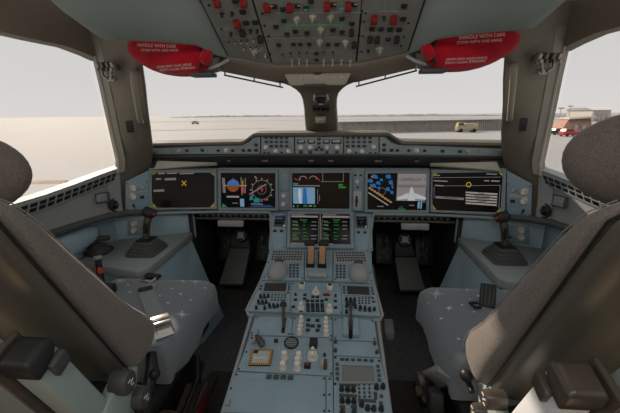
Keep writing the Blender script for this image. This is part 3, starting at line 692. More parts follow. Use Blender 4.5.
# middle display
t, sc = display(FC, ((290.4, 210.2), (351.6, 211), (351.8, 169.4), (290.4, 169.8)), ((292.4, 207.8), (349.4, 208.4), (349.6, 172.4), (292.4, 172.6)), 'middle display with engine dials and a light blue picture')
arcs(f, sc, 'dial_arc', 'e_white', 303, 179.6, 3.6, .003, 180, 330, 8); arcs(f, sc, 'dial_arc', 'e_white', 313, 179.4, 3.6, .003, 190, 340, 8); arcs(f, sc, 'dial_red_arc', 'e_red', 303, 179.6, 3.9, .004, 300, 350, 5); arcs(f, sc, 'dial_red_arc', 'e_red', 313, 179.4, 3.9, .004, 310, 360, 5)
lines(f, sc, 'dial_mark', 'e_red', [((294.2, 178), (298, 180)), ((317, 177.2), (319.6, 180.4)), ((299, 181), (301, 178.6))], .004)
bars(f, sc, 'header_bar', 'e_teal', [(293, 182.8, 298.4, 184.6)]); bars(f, sc, 'rule_line', 'e_mid', [(293.4, 185, 320, 186)])
bars(f, sc, 'map_picture', 'e_ltblue', [(293.2, 187.2, 315, 203.4)], .0002)
tri_(f, sc, 'aircraft_silhouette', 'e_pale', [((299.2, 187.4), (301.4, 190), (301.6, 203), (299.6, 203), (298, 194)),], .0010); tri_(f, sc, 'runway_strip', 'e_blue', [((302.6, 203.2), (307.6, 203.2), (306.4, 187.6), (303.4, 187.6)), ((304.8, 190), (303, 189), (304, 188))], .0010)
lines(f, sc, 'range_scale', 'e_mid', [((317.8, 188.6), (317.8, 203.4)), ((319.6, 195), (319.6, 201))], .003)
bars(f, sc, 'memo_line', 'e_green', [(297, 205, 298.6, 206.8), (303.4, 204.8, 307.4, 206.4), (313.6, 204.8, 316, 206.6), (338.4, 183.8, 343, 185.6), (338.6, 186.2, 345.6, 188)]); bars(f, sc, 'note_line', 'e_white', [(293.2, 205, 294.4, 206.8), (309, 205, 312, 206.2)])
lines(f, sc, 'frame_line', 'e_dim', [((322.8, 172.9), (322.8, 181)), ((321, 181.4), (343.4, 181.4)), ((343.4, 173), (343.4, 181))], .003)
# right inner display
t, sc = display(FC, ((364.6, 211.8), (428.6, 212.4), (429.2, 169.6), (364.8, 169.8)), ((367.2, 209.2), (425.8, 209.8), (426.2, 172.8), (367.4, 173)), 'display with a blue airport map beside a snowy camera view of the aircraft')
rb = random.Random(3)
tri_(f, sc, 'taxiway_map', 'e_blue', [((x, y), (x+dx, y+.6), (x+dx*.8, y-dy), (x-.6, y-dy+.5)) for x, y, dx, dy in ((368, 182, 4, 3.4), (373, 178, 5, 3), (370.4, 187, 6, 3.6), (376.4, 184, 4.2, 3), (386, 178, 5, 3.6), (389, 184, 4, 4), (386, 190.4, 4, 3.4), (390.4, 193.4, 3, 3), (372, 175.6, 4, 1.6), (380, 180.6, 3, 2.4), (377.4, 188.4, 3, 2), (391.6, 188, 1.6, 3))])
lines(f, sc, 'gate_mark', 'e_orange', [((368.4+2.6*k, 188.4+1.75*k), (370.6+2.6*k, 187+1.75*k)) for k in range(9)] + [((370, 179.4), (372.6, 181)), ((371, 176), (373, 177.4))], .006)
lines(f, sc, 'stand_line', 'e_tan', [((368.6, 187.4), (391.6, 202.4))], .005); lines(f, sc, 'runway_line', 'e_ltgrey', [((368.4, 192.4), (388, 205))], .006)
arcs(f, sc, 'range_ring', 'e_dim', 382, 191, 3.4, .002, 0, 360, 14); bars(f, sc, 'legend', 'e_dim', [(377, 205.6, 383.6, 206.6)])
M['e_snow2'] = emi('glow_dull_snow', (.46, .41, .40), .55); bars(f, sc, 'camera_picture', 'e_snow2', [(396.8, 173.4, 425.9, 200.6)], .0001)
bars(f, sc, 'apron_band', 'e_dim', [(397, 177.6, 425.4, 180.6), (397.2, 184.6, 425.6, 187.4)], .0002); bars(f, sc, 'apron_shade', 'e_tan', [(397, 187.6, 408, 189), (414, 187.6, 425.4, 189)], .0003)
tri_(f, sc, 'parked_aircraft', 'e_teal', [((398, 180), (402.6, 178.4), (400, 174.4)), ((413, 179.4), (418.6, 178.2), (416, 174.6)), ((420, 180.4), (424.6, 180.2), (422.4, 175.6))], .0010).data.materials[0] = mat('glow_slate', (.1, .11, .13), .5, noise=0, emit=(.26, .28, .32), estr=.5)
tri_(f, sc, 'own_aircraft', 'e_pale', [((407.4, 200.4), (415, 200.4), (413.2, 190), (411.2, 186), (409.6, 190)), ((397.2, 197), (397.2, 199.6), (408, 198.4), (408.4, 192.6)), ((414, 192.6), (414.6, 198.4), (425.6, 199.4), (425.6, 197))], .0012)
bars(f, sc, 'memo_line', 'e_green', [(397.8, 208.2, 405, 209.2), (399, 206.4, 403, 207)]); bars(f, sc, 'gauge', 'e_ltblue', [(417.4, 201.4, 419.4, 208.2), (420.2, 200.8, 421.6, 208.4)]); bars(f, sc, 'note_line', 'e_dim', [(409, 204.6, 414, 205.6), (422.4, 201.4, 425, 202.4)])
# far right display
f = FO[1]
t, sc = display(f, ((430.6, 211.6), (504.4, 215), (506.2, 169), (431.4, 169.8)), ((432.2, 209.8), (500, 212.4), (502.4, 172), (432.6, 173)), 'far right display with a listing box and small yellow ring')
tri_(f, sc, 'corner_mark', 'e_dyellow', [((432.8, 177), (437.2, 173.2), (432.9, 173.2)), ((498, 172.4), (502.2, 176.6), (502.2, 172.4)), ((432.6, 209.4), (436.2, 209.4), (432.6, 204.4)), ((499.8, 212), (500.2, 207.4), (496, 211.8))])
bars(f, sc, 'header_bar', 'e_dim', [(434, 174.6, 440, 175.8), (486, 173.4, 497, 174.6)])
bars(f, sc, 'text_line', 'e_white', [(433.4, 180.4, 447.4, 181.4), (484, 180.2, 489, 181.2), (491, 180.4, 499.4, 181.6), (434.8, 185, 443.4, 186)])
lines(f, sc, 'rule_line', 'e_mid', [((433, 177.6), (500.6, 177)), ((434, 186.6), (434, 198)), ((443, 185.8), (500, 185.2)), ((500, 185), (498.6, 208))], .0022)
arcs(f, sc, 'cursor_ring', 'e_yellow', 468.6, 184.6, 2.3, .004, 0, 360, 14)
bars(f, sc, 'list_row', 'e_ltgrey', [(465.4, 192.4+2.7*k, 497.4-.2*k, 194+2.7*k) for k in range(5)]); bars(f, sc, 'list_text', 'dark', [(478, 192.9, 484, 193.5), (474, 195.6, 490, 196.2), (475, 198.3, 489, 198.9), (478, 201, 486, 201.6)], .0009)
bars(f, sc, 'field_bar', 'e_mid', [(435.4, 196.8, 464, 199)]); bars(f, sc, 'field_text', 'dark', [(444, 197.6, 457, 198.2)], .0009)

# knob strips between the displays
t = thing('panel_knob_strip', 'narrow strip with two ivory knobs left of the middle display', 'control panel', FC.Q(284.5, 190)); b = MB(); pbox(FC, 279.6, 170, 289.8, 210, -.002, .004, b, .001); obj('panel_plate', b, 'panel2', t)
put(FC, t, 'knurl', 'knob', [(283.6, 195.6), (283.2, 204.2)], 1.3, .004, hit=.01); put(FC, t, 'screw', 'dgrey', [(281.4, 173), (288, 173), (281.4, 189), (288, 189)], .6, .004)
b = MB(); pbox(FC, 280.6, 190.6, 288.8, 191, .004, .0045, b); obj('panel_line', b, 'dgrey', t)
t = thing('panel_lever_strip', 'narrow strip with a slotted gear lever right of the middle display', 'control panel', FC.Q(358, 190)); b = MB(); pbox(FC, 352.6, 170, 364, 211, -.002, .004, b, .001); obj('panel_plate', b, 'panel2', t)
put(FC, t, 'round', 'knob', [(357, 181.6)], 1.5, .004, hit=.012); put(FC, t, 'push', 'btn', [(355.4, 175), (357.4, 187), (360.6, 175)], .8, .004)
b = MB(); pbox(FC, 352.8, 191, 361.8, 209.4, .004, .007, b, .001); fr_ = obj('lever_plate', b, 'lgrey', t); b = MB(); pbox(FC, 355.4, 195.4, 357.4, 206.6, .007, .0085, b, .0005); obj('slot', b, 'black', t)
b = MB(); u, v = FC.px(356.4, 200); b.box(FC.M(u, v, .016), .014, .02, .014, .003); obj('gear_lever', b, 'dark', t)

# ------------------------------------------------------------------ centre pedestal
FL = Fr((0, 1.60, .71), (1, 0, 0), (0, .17, .12))
FB = Fr((0, 1.134, .631), (1, 0, 0), (0, .466, .079))
FP = Fr((0, .77, .530), (1, 0, 0), (0, .36, .088))
pd = thing('centre_pedestal', 'blue-grey centre pedestal standing between the two seats', 'pedestal', (0, 1.1, FZ))
st = [(.45, .438), (.77, .518), (1.115, .600), (1.125, .604), (1.128, .616), (1.134, .618), (1.32, .650), (1.59, .697), (1.76, .815), (1.80, .828), (1.86, .83)]
def pw(y):
    if y < 1.126: a = (y-.77)/.35; return -.232 - .0*a, .236 - .0*a
    q = [(1.128, -.253, .253), (1.134, -.254, .254), (1.32, -.236, .24), (1.45, -.232, .236), (1.59, -.238, .24), (1.80, -.283, .283), (1.86, -.283, .283)]
    for a, c in zip(q, q[1:]):
        if y <= c[0]: k = (y-a[0])/(c[0]-a[0]); return a[1]+(c[1]-a[1])*k, a[2]+(c[2]-a[2])*k
b = MB(); rows = []
for y, z in st:
    l, r = pw(y); rows.append([V((l*.8, y, FZ)), V((l*.86, y, z-.20)), V((l, y, z-.06)), V((l, y, z-.006)), V((l+.006, y, z)), V((r-.006, y, z)), V((r, y, z-.006)), V((r, y, z-.06)), V((r*.86, y, z-.20)), V((r*.8, y, FZ))])
b.rings(rows); obj('body', b, 'panel2', pd, 25)
for s in (-1, 1):
    b = MB(); e = [pw(y)[0 if s < 0 else 1] for y, z in st]
    pl = [V((pw(y)[0 if s < 0 else 1]+s*.005, y, z+.004)) for y, z in st[:3]]
    b.tube(pl, .007, 8); obj('edge_rail', b, 'grey', pd)
    b = MB(); pl = [V((pw(y)[0 if s < 0 else 1]+s*.004, y, z+.004)) for y, z in ((1.135, .62), (1.2, .63), (1.32, .65), (1.45, .673), (1.59, .697), (1.76, .815), (1.79, .826))]
    pl = [V((s*.225, 1.118, .612)), V((s*.247, 1.121, .612))] + pl
    b.tube(pl, .0065, 8); obj('edge_rail', b, 'grey', pd)
def panel(name, label, cat, fr, quad, material='panel', h0=-.010, h1=.0, bev=.001, screws=(), group=None):
    cx = sum(p[0] for p in quad)/len(quad); cy = sum(p[1] for p in quad)/len(quad)
    t = thing(name, label, cat, fr.Q(cx, cy), group); b = MB(); pquad(fr, quad, h0, h1, b, bev); obj('panel_plate', b, material, t)
    if screws: put(fr, t, 'screw', 'dark', screws, .8)
    return t
# upper console wings and the lower display
t = panel('standby_control_unit', 'small panel with a square gauge and two buttons left of the lower display', 'control panel', FL, ((268.6, 249), (286, 249), (286.8, 213.6), (271, 213.4)), screws=((272.4, 215), (285, 215), (270.4, 247), (284, 247)))
def gauge(x0, y0, x1, y1, sym):
    b = MB(); pbox(FL, x0, y0, x1, y1, 0, .006, b, .002); g = obj('gauge_case', b, 'dgrey', t)
    b = MB(); pbox(FL, x0+1.4, y0+1.2, x1-1.4, y1-1.6, .006, .0065, b); obj('gauge_face', b, 'screen', g)
    b = MB(); pbox(FL, x0+2.4, y0+1.8, x1-2.6, y0+3.6, .0066, .007, b); obj('gauge_band', b, sym, g)
    b = MB(); pbox(FL, x0+3, y0+5.4, x1-3, y0+5.9, .0066, .007, b); pbox(FL, x0+4.6, y0+4.4, x0+5.2, y1-2.4, .0066, .007, b); obj('gauge_mark', b, 'dgrey' if sym == 'e_dsky' else 'dmetal', g)
M['e_dsky'] = mat('glow_dim_blue', (.03, .05, .12), .5, noise=0, emit=(.05, .09, .28), estr=.35); gauge(273.6, 216.4, 285.8, 226.6, 'e_dsky'); b = MB(); u, v = FL.px(284, 225.8, .012); b.cyl(FL.M(u, v, .006), .006, .008); obj('set_knob', b, 'knob', t)
put(FL, t, 'push', 'btn', [(275, 231.2), (281.6, 231.3)], 1.1)
t = panel('standby_control_unit', 'small panel with a dark square clock and two buttons right of the lower display', 'control panel', FL, ((355, 250.2), (372.8, 250.8), (371.6, 214.4), (354, 214)), screws=((355.8, 216), (370.4, 216.4), (356.6, 248), (371, 248.6)))
gauge(356.2, 216.8, 367, 228, 'dmetal'); b = MB(); u, v = FL.px(366, 226.8, .012); b.cyl(FL.M(u, v, .006), .005, .008); obj('set_knob', b, 'knob', t)
put(FL, t, 'push', 'btn', [(358.6, 232.6), (365, 232.8)], 1.0)
t, sc = display(FL, ((287, 249), (354.4, 249.8), (353.6, 213), (287.6, 212.6)), ((290.2, 245.2), (350.6, 245.6), (349.8, 215), (290.6, 214.8)), 'lower display on the pedestal with two pages of green text')
f = FL; HSsave = HS
bars(f, sc, 'page_header', 'e_pink', [(291.4, 216.2, 318, 218), (322.4, 216.4, 349.4, 218.4)]); bars(f, sc, 'page_title', 'e_dim', [(291.4, 214.9, 305, 215.6), (323, 215, 336, 215.8), (291, 243.4, 304, 244.6), (326, 244, 333, 245)])
it = [(300, 220.2, 307, 221), (333, 220.2, 340, 221)]; wt = []; 
for x0 in (292, 322.6):
    for k, y in enumerate((223, 226, 230, 233.4, 237, 240)):
        it += [(x0+rb.uniform(0, 2), y, x0+rb.uniform(4, 8), y+.55), (x0+11, y-.5, x0+rb.uniform(13, 17), y+.05)]
    for y in (221.8, 225.4, 229, 235.6, 238.8): wt.append((x0+.4, y-.2, x0+rb.uniform(4, 7), y+.3)); wt.append((x0+rb.uniform(18.6, 20), y+.4, x0+24.5, y+1.1))
bars(f, sc, 'text_line', 'e_green', it); bars(f, sc, 'note_line', 'e_mid', wt)
lines(f, sc, 'page_divider', 'grey', [((320.2, 214.8), (320.4, 245.4))], .006); lines(f, sc, 'frame_line', 'e_pink', [((318.6, 219), (318.4, 243)), ((322, 219), (322, 243))], .0016)

# keyboard units with palm rests
for s, quad, dome, nm in ((-1, ((262.6, 279.6), (304, 280), (303.6, 250.4), (269.6, 249.6)), (277.2, 269.5), 'left'), (1, ((333, 280.8), (372.4, 282.6), (371.6, 251.6), (334, 250.8)), (359.2, 271.5), 'right')):
    t = panel('keyboard_unit', 'keyboard unit with rounded palm rest on the %s of the throttles' % nm, 'keyboard', FB, quad, group=None)
    b = MB()
    x0, x1 = (272.6, 303) if s < 0 else (335, 365)
    for r_ in range(4):
        for k in range(11):
            x = x0+(x1-x0)*(k+.5)/11 - (r_*.5 if s < 0 else -r_*.5); y = 252.2+2.5*r_ + (0 if s < 0 else 1)
            u, v = FB.px(x, y); b.box(FB.M(u, v, .002), .0092, .0105, .004, .001, 1)
    obj('letter_keys', b, 'key', t)
    b = MB(); pquad(FB, ((x0-1.4, 262.8), (x1+.8, 262.8), (x1+.8, 250.8), (x0-.4, 250.8)) if s < 0 else ((x0-.6, 263.8), (x1+2.4, 263.8), (x1+1.4, 251.8), (x0-.6, 251.8)), 0, .001, b); obj('key_bed', b, 'wallgrey', t)
    b = MB(); n0 = 290.4 if s < 0 else 337
    for r_ in range(5):
        for k in range(3):
            x = n0+3.6*k; y = 265.2+2.9*r_+(0 if s < 0 else .8); u, v = FB.px(x, y); b.box(FB.M(u, v, .002), .0105, .0115, .004, .001, 1)
    obj('number_keys', b, 'key', t)
    b = MB(); u, v = FB.px(*dome, .02)
    b.ell(FB.M(u, v, .004), .044, .056, .038, .75, 28, 16); [setattr(v_, 'co', v_.co - FB.n*min(0, (v_.co-FB.o).dot(FB.n)-.0005)) for v_ in b.bm.verts]; obj('palm_rest', b, 'grey', t, 60)
    b = MB(); b.lathe(FB.M(u, v+.052, .01), [(.022, -.01), (.022, .014), (.016, .026), (.006, .031)], 18); obj('cursor_ball', b, 'dgrey', t)
    put(FB, t, 'screw', 'dark', (((264.4, 277), (268.2, 262.5), (302.4, 278)) if s < 0 else ((370.4, 272.5), (335, 279.4), (371, 280.8))), .9)

# throttles
t = panel('throttle_quadrant', 'throttle quadrant between the two keyboards with two slots', 'throttle quadrant', FB, ((304.6, 280.4), (332.4, 281), (332.6, 250.4), (305.4, 250)), 'panel2', -.01, .004)
b = MB(); pquad(FB, ((306, 268.4), (314.4, 268.6), (314.6, 252), (307, 252)), .004, .0055, b); pquad(FB, ((317.6, 268.8), (326.4, 269), (326, 252.4), (318, 252.2)), .004, .0055, b); obj('slot', b, 'black', t)
b = MB(); u, v = FB.px(317.6, 278); b.box(FB.M(u, v, .004), .085, .026, .022, .008, 3, 0); obj('hand_rest', b, 'grey', t, 60)
for (x, lb) in ((310.6, 'left one of the two throttle levers with brown grip'), (322, 'right one of the two throttle levers with brown grip')):
    lv = thing('throttle_lever', lb, 'lever', FB.Q(x, 267)); p = FB.Q(x, 266.6, .004); up = V((0, .030, .092))
    b = MB(); b.prism([p+V(q) for q in ((-.0145, 0, .012), (.0145, 0, .012), (.0145, .030, .012), (-.0145, .030, .012))], up*.86, .004, 2); obj('grip', b, 'amber', lv)
    b = MB(); b.prism([p+V(q) for q in ((-.016, -.002, 0), (.016, -.002, 0), (.016, .034, 0), (-.016, .034, 0))], V((0, .002, .014)), .002, 1); obj('stem', b, 'black', lv)
    b = MB(); c = p+up*.95; sgn = -1 if x < 316 else 1
    b.box(T(c.x+sgn*.006, c.y+.016, c.z+.010), .048, .040, .020, .006, 3); obj('cap', b, 'dark', lv)

# radio panels
def radio(label, fr, quad, scr, knobs, pad, keys, extra_keys, knobmat='btn', kn=1.0):
    t = panel('radio_control_unit', label, 'radio panel', fr, quad)
    S = [V((*fr.px(*p), 0)) for p in scr]; ctr = sum(S, V())/4
    b = MB(); b.rings([[fr.P(*(ctr+(p-ctr)*k).xy, h) for p in S] for k, h in ((1.18, 0), (1.15, .005), (1.0, .006), (1.0, .002))], cap=False); fm = obj('screen_frame', b, 'bezel', t, 20)
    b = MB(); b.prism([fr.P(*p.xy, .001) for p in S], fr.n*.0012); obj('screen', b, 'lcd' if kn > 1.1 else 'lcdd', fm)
    put(fr, t, 'dknob', knobmat, knobs, kn, 0, hit=.008)
    b = MB()
    for x, y in pad: u, v = fr.px(x, y); b.lathe(fr.M(u, v, 0), [(.0042, 0), (.0042, .003), (.003, .004)], 8)
    obj('number_pad', b, 'dgrey', t)
    b = MB()
    for x, y in keys: u, v = fr.px(x, y); b.box(fr.M(u, v, 0), .013, .009, .004, .001, 1, 0)
    obj('line_keys', b, 'key', t)
    b = MB()
    for x, y in extra_keys: u, v = fr.px(x, y); b.box(fr.M(u, v, 0), .010, .010, .004, .001, 1, 0)
    obj('side_keys', b, 'dgrey', t)
    return t
t = radio('radio panel with small dark screen on the left of the pedestal waist', FB, ((247.6, 310.4), (289.6, 311.6), (291.4, 282.2), (262, 281)), ((263.4, 292.2), (285.6, 292.6), (287, 283.4), (265.2, 283.6)),
      [(260.4, 295.4), (264.2, 295.2), (268.2, 295.4), (258.4, 301), (262.4, 301.2), (266.2, 301.4), (256.2, 307), (264.6, 307.4), (269.4, 304.4), (273.6, 304.8), (277.6, 305)], [(272.4+3.2*k+(r_*-.3), 295+2.6*r_) for r_ in range(3) for k in range(5)],
      [(261, 298.2), (265, 298.4), (259.4, 304.2), (263.4, 304.4), (270, 308), (274.6, 308.2), (282.6, 305.4), (283.4, 302)], [(288.8, 284), (288.6, 286.8), (288.4, 289.6), (288.2, 293), (261.4, 286.4), (260.4, 289.4)])
t = radio('radio panel with small dark screen on the right of the pedestal waist', FB, ((342.4, 313.6), (380.6, 315.6), (373.8, 284.4), (341.4, 283.2)), ((347.4, 295.2), (369.8, 296.2), (368.8, 287.4), (346.8, 286.4)),
      [(346.4, 298.6), (350.6, 298.8), (354.6, 299), (346.6, 305), (350.4, 305.6), (355.4, 306.2), (360.4, 306.8), (365, 307.4), (369.6, 308.4), (374.4, 308.6), (346.6, 311)], [(359.2+3.3*k, 298.2+2.6*r_) for r_ in range(3) for k in range(4)],
      [(347, 302), (351, 302.2), (360, 310.6), (365, 311), (370, 311.4), (373.6, 302)], [(344, 287), (344, 290), (344.2, 293), (371.8, 288), (372.4, 291), (373, 294), (372.6, 298.4)])
t = panel('system_control_unit', 'middle pedestal panel with square knobs and rows of small keys', 'control panel', FB, ((289.8, 312), (342, 313.8), (341, 283.2), (291.8, 282)), screws=((293, 283.4), (340, 285), (291.4, 310.6), (341, 312.6)))
for x, y in ((302, 285.6), (329.8, 287)):
    u, v = FB.px(x, y, .01); b = MB(); b.box(FB.M(u, v, 0), .024, .026, .022, .003, 2, 0); k = obj('square_knob', b, 'knob', t); b = MB(); b.box(FB.M(u, v, .022), .017, .017, .002, .0008, 1, 0); obj('knob_face', b, 'dgrey', k)
put(FB, t, 'rotary', 'knob', [(315.8, 290)], 1.2, 0, hit=.015); put(FB, t, 'stack', 'knob', [(301, 305.8), (329.4, 307.8)], 1.5, 0, hit=.018)
b = MB(); u, v = FB.px(326.4, 295.4); b.box(FB.M(u, v, 0), .028, .010, .009, .003, 2, 0); obj('emergency_button', b, 'red', t)
put(FB, t, 'push', 'btn', [(305, 295.2), (313, 297.2), (317.4, 297.4), (304.6, 299.2), (295.4, 300.2), (335.4, 301.4), (326.4, 300), (293.4, 307.2), (301, 311.2), (335.6, 308)], .9)
put(FB, t, 'push', 'btn', [(x+.2*r_, y) for r_, y in enumerate((301.4, 305, 308, 311.2)) for x in (307.6, 312.4, 317.2, 322)], .95)
put(FB, t, 'dknob', 'btn', [(295.6, 295.2), (335.6, 296.4)], .8)

# lower pedestal panels
t = panel('speed_brake_control_unit', 'panel with black slot for the speed brake lever, left of the engine knobs', 'control panel', FP, ((250.2, 334.6), (290.6, 335.8), (293, 317), (256.2, 316)), screws=((257.6, 317.4), (251.6, 333), (289, 334.2), (291.4, 318)))
b = MB(); pquad(FP, ((281.2, 333), (284.6, 333), (286.4, 318), (283.4, 318)), 0, .002, b); obj('slot', b, 'black', t)
b = MB(); strokes(FP, ((267, 324.4), (273, 324.6)), .004, 0, .0005, b); strokes(FP, ((266.6, 326.4), (272.4, 326.6)), .002, 0, .0005, b); obj('legend', b, 'lgrey', t)
def lever(name, label, base, h, material, grip=(.030, .020, .024), lean=.01):
    l = thing(name, label, 'lever', base)
    top = base+V((0, lean, h))
    b = MB(); b.prism([base+V(q) for q in ((-.0045, -.009, .002), (.0045, -.009, .002), (.0045, .009, .002), (-.0045, .009, .002))], top-base, .002, 1); obj('stem', b, 'dmetal', l)
    b = MB(); b.box(Matrix.Translation(top), *grip, .005, 3); b.box(Matrix.Translation(top-V((0, 0, .016))), .012, .014, .024, .004, 2); obj('grip', b, material, l)
    return l
lever('speed_brake_lever', 'black speed brake lever with a short crossbar, left of the pedestal middle', FP.Q(283.6, 327), .086, 'dark', (.024, .016, .016))
t = panel('engine_control_unit', 'narrow panel with two stacks of ivory knobs at the middle of the pedestal', 'control panel', FP, ((291, 336), (332.4, 337.4), (332.2, 317.2), (293.6, 316.8)), screws=((294.6, 318.4), (331, 318.8), (292.6, 334.4), (331, 336)))
put(FP, t, 'round', 'knob', [(301.2, 317.4), (300.4, 322), (299.8, 326.2), (299.2, 330), (326, 318.4), (326, 322.8), (326, 327), (326, 331.4)], 1.3, 0, hit=.018)
put(FP, t, 'push', 'btn', [(308.4, 320.4), (308, 330.6), (317.6, 320.8), (317.6, 330.8), (312.6, 326.4), (319, 326.4), (308, 325.6)], .95)
b = MB(); 
for pq in (((312.6, 318), (312.4, 335)), ((304, 323), (304, 335))): strokes(FP, pq, .0012, 0, .0005, b)
obj('panel_line', b, 'lgrey', t)
t = panel('flap_control_unit', 'panel with raised blue guides for the flap lever on the right of the pedestal', 'control panel', FP, ((333.4, 339.4), (376.6, 341), (374, 319.4), (333.2, 318.2)), screws=((335.6, 320), (372.4, 321), (335.4, 337.6), (374.4, 339)))
for q in (((342.4, 338), (348.6, 338.2), (348.6, 321), (343, 320.8)), ((352.6, 338.4), (359.4, 338.6), (358, 321.6), (352.4, 321.2))):
    b = MB(); pquad(FP, q, 0, .022, b, .004); obj('lever_guide', b, 'panel', t, 50)
b = MB(); pquad(FP, ((348.8, 339), (352.4, 339.2), (352.2, 319.4), (349, 319.2)), 0, .002, b); obj('slot', b, 'black', t)
b = MB(); strokes(FP, ((361.4, 329.6), (366.6, 330)), .002, 0, .0005, b); obj('legend', b, 'lgrey', t)
lever('flap_lever', 'black flap lever with wide flat handle, right of the pedestal middle', FP.Q(350.4, 329.5), .098, 'dark', (.038, .016, .013))
t = panel('utility_control_unit', 'wide pedestal panel with ivory knobs, round grille and striped placard', 'control panel', FP, ((237, 370.4), (332.4, 375.6), (332.6, 338.4), (250, 335.8)), screws=((251.6, 338), (239, 369), (331, 340), (331, 373.6), (246.4, 352)))
b = MB(); u, v = FP.px(291.4, 343); b.lathe(FP.M(u, v, 0), [(.026, 0), (.026, .003), (.022, .004), (.021, .001)], 24); obj('grille_ring', b, 'dark', t)
b = MB()
for k in range(-2, 3): b.box(FP.M(u, v+k*.0075, .003), 2*math.sqrt(max(.0001, .020**2-(k*.0075)**2)), .0028, .002)
obj('grille_bars', b, 'grey', t)
put(FP, t, 'round', 'knob', [(284.2, 354), (298.6, 354.6), (282.6, 364.2), (297.4, 359.6), (297, 364.8)], 1.6, 0, hit=.02)
u, v = FP.px(312.6, 354, .015); b = MB(); b.lathe(FP.M(u, v, 0), [(.018, 0), (.018, .005), (.0155, .007), (.014, .02)], 22); b.box(FP.M(u, v, .02), .010, .032, .014, .003, 2, 0); k = obj('mode_selector', b, 'knob', t); b = MB(); b.box(FP.M(u, v, .0335), .012, .003, .0012); obj('pointer_mark', b, 'dgrey', k)
b = MB(); u, v = FP.px(313.6, 343, .01); b.box(FP.M(u, v, 0), .027, .030, .022, .003, 2, 0); obj('guard_box', b, 'dark', t)
b = MB(); u, v = FP.px(276, 341.4); b.box(FP.M(u, v, 0), .014, .013, .008, .002, 2, 0); obj('push_button', b, 'btn', t)
b = MB(); u, v = FP.px(307.4, 366.2); b.box(FP.M(u, v, 0), .021, .021, .006, .001, 2, 0); k = obj('push_button', b, 'black', t); b = MB(); b.box(FP.M(u, v+.003, .0065), .013, .009, .001); obj('lit_legend', b, mat('legend_brown', (.2, .05, .03), .5), k)
b = MB(); u, v = FP.px(323.4, 364.6, .01); b.box(FP.M(u-.004, v, 0), .010, .026, .026, .003, 2, 0); k = obj('paddle_switch', b, 'beige', t); b = MB(); b.box(FP.M(u+.007, v, 0), .010, .026, .024, .003, 2, 0); obj('paddle_guard', b, 'bronze', k)
put(FP, t, 'dknob', 'btn', [(324.6, 355.8)], .8)
b = MB()
for pq in (((279, 346.6), (277.6, 371)), ((304.6, 346.6), (304.4, 373)), ((307, 358.6), (318, 359)), ((272, 358), (276.4, 358.2)), ((288, 358.6), (293, 358.8))): strokes(FP, pq, .0014, 0, .0005, b)
obj('panel_line', b, 'lgrey', t)
pl = thing('warning_placard', 'white card with amber and black striped border on the pedestal', 'placard', FP.Q(260, 358))
Q = [V((*FP.px(*p), 0)) for p in ((248.4, 366.2), (270.4, 366.4), (273.4, 350.4), (252, 350.2))]
b = MB(); b.prism([FP.P(*p.xy, .0) for p in Q], FP.n*.006, .001, 1); obj('backing', b, 'black', pl)
C4 = sum(Q, V())/4
b = MB(); b.prism([FP.P(*(C4+(p-C4)*.97).xy, .006) for p in Q], FP.n*.0008); obj('border', b, 'yellow', pl)
b = MB()
for i in range(4):
    p, q = Q[i], Q[(i+1) % 4]; pi_, qi = C4+(p-C4)*.76, C4+(q-C4)*.76; po, qo = C4+(p-C4)*.97, C4+(q-C4)*.97; n = 9 if i % 2 == 0 else 7
    for k in range(n):
        a0, a1 = (k+.15)/n, (k+.6)/n; sh = .35/n
        b.prism([FP.P(*w.xy, .0068) for w in (po.lerp(qo, a0), po.lerp(qo, a1), pi_.lerp(qi, min(1, a1+sh)), pi_.lerp(qi, min(1, a0+sh)))], FP.n*.0003)
obj('border_stripes', b, 'black', pl)
b = MB(); b.prism([FP.P(*(C4+(p-C4)*.74).xy, .0069) for p in Q], FP.n*.0006); cdd = obj('card', b, 'lgrey', pl)
b = MB(); strokes(FP, ((253.6, 359), (266, 359.3)), .003, .0075, .0078, b); obj('print', b, 'white', cdd)
b = MB(); u, v = FP.px(256.2, 353.2); b.box(FP.M(u, v, .0078), .014, .013, .0006); obj('black_square', b, 'black', cdd)
gl = thing('gear_release_handle', 'dark folding handle in a slot at the left edge of the pedestal', 'handle', FP.Q(256, 341))
b = MB(); pquad(FP, ((251.6, 344.2), (254.6, 344.4), (259.4, 330.6), (256.6, 330.4)), 0, .012, b, .002); obj('slot_frame', b, 'grey', gl)
b = MB(); p0, p1 = FP.Q(256.6, 336, .012), FP.Q(261.4, 343, .018); b.tube([p0, p0.lerp(p1, .5)+FP.n*.006, p1, p1+V((.006, -.006, -.01))], [.007, .010, .013, .008], 10); obj('handle_grip', b, 'bronze', gl, 60)
t = panel('blanking_plate', 'plain blue panel above the lowest radio panel on the pedestal', 'panel', FP, ((333.6, 354.8), (380, 357), (376.8, 342.2), (333.4, 340.4)), screws=())
put(FP, t, 'round', 'dgrey', [(335.4, 342.6), (335.4, 351.4), (374.6, 344.2), (376.8, 353)], .8)
RM = ((334, 413.4), (393, 416.6), (380.4, 358.4), (333.8, 356))
t = radio('large radio panel with reflection-grey screen at the bottom right of the pedestal', FP, RM, ((342, 382.8), (374.4, 383), (372.8, 367), (341.6, 366.2)),
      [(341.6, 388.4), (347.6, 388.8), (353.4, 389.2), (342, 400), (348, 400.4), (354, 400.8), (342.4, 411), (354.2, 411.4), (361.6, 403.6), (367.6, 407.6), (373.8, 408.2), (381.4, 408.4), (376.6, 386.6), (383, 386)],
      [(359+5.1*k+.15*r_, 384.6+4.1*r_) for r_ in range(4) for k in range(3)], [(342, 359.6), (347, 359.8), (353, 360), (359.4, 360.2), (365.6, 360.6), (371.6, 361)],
      [(337, 364.4), (337, 369.2), (337, 374), (337.2, 379), (378, 366.4), (378.6, 371), (379.2, 375.6), (379.6, 380.4), (375.4, 394), (375.6, 398), (381.4, 396.6), (381, 403.4)], kn=1.25)
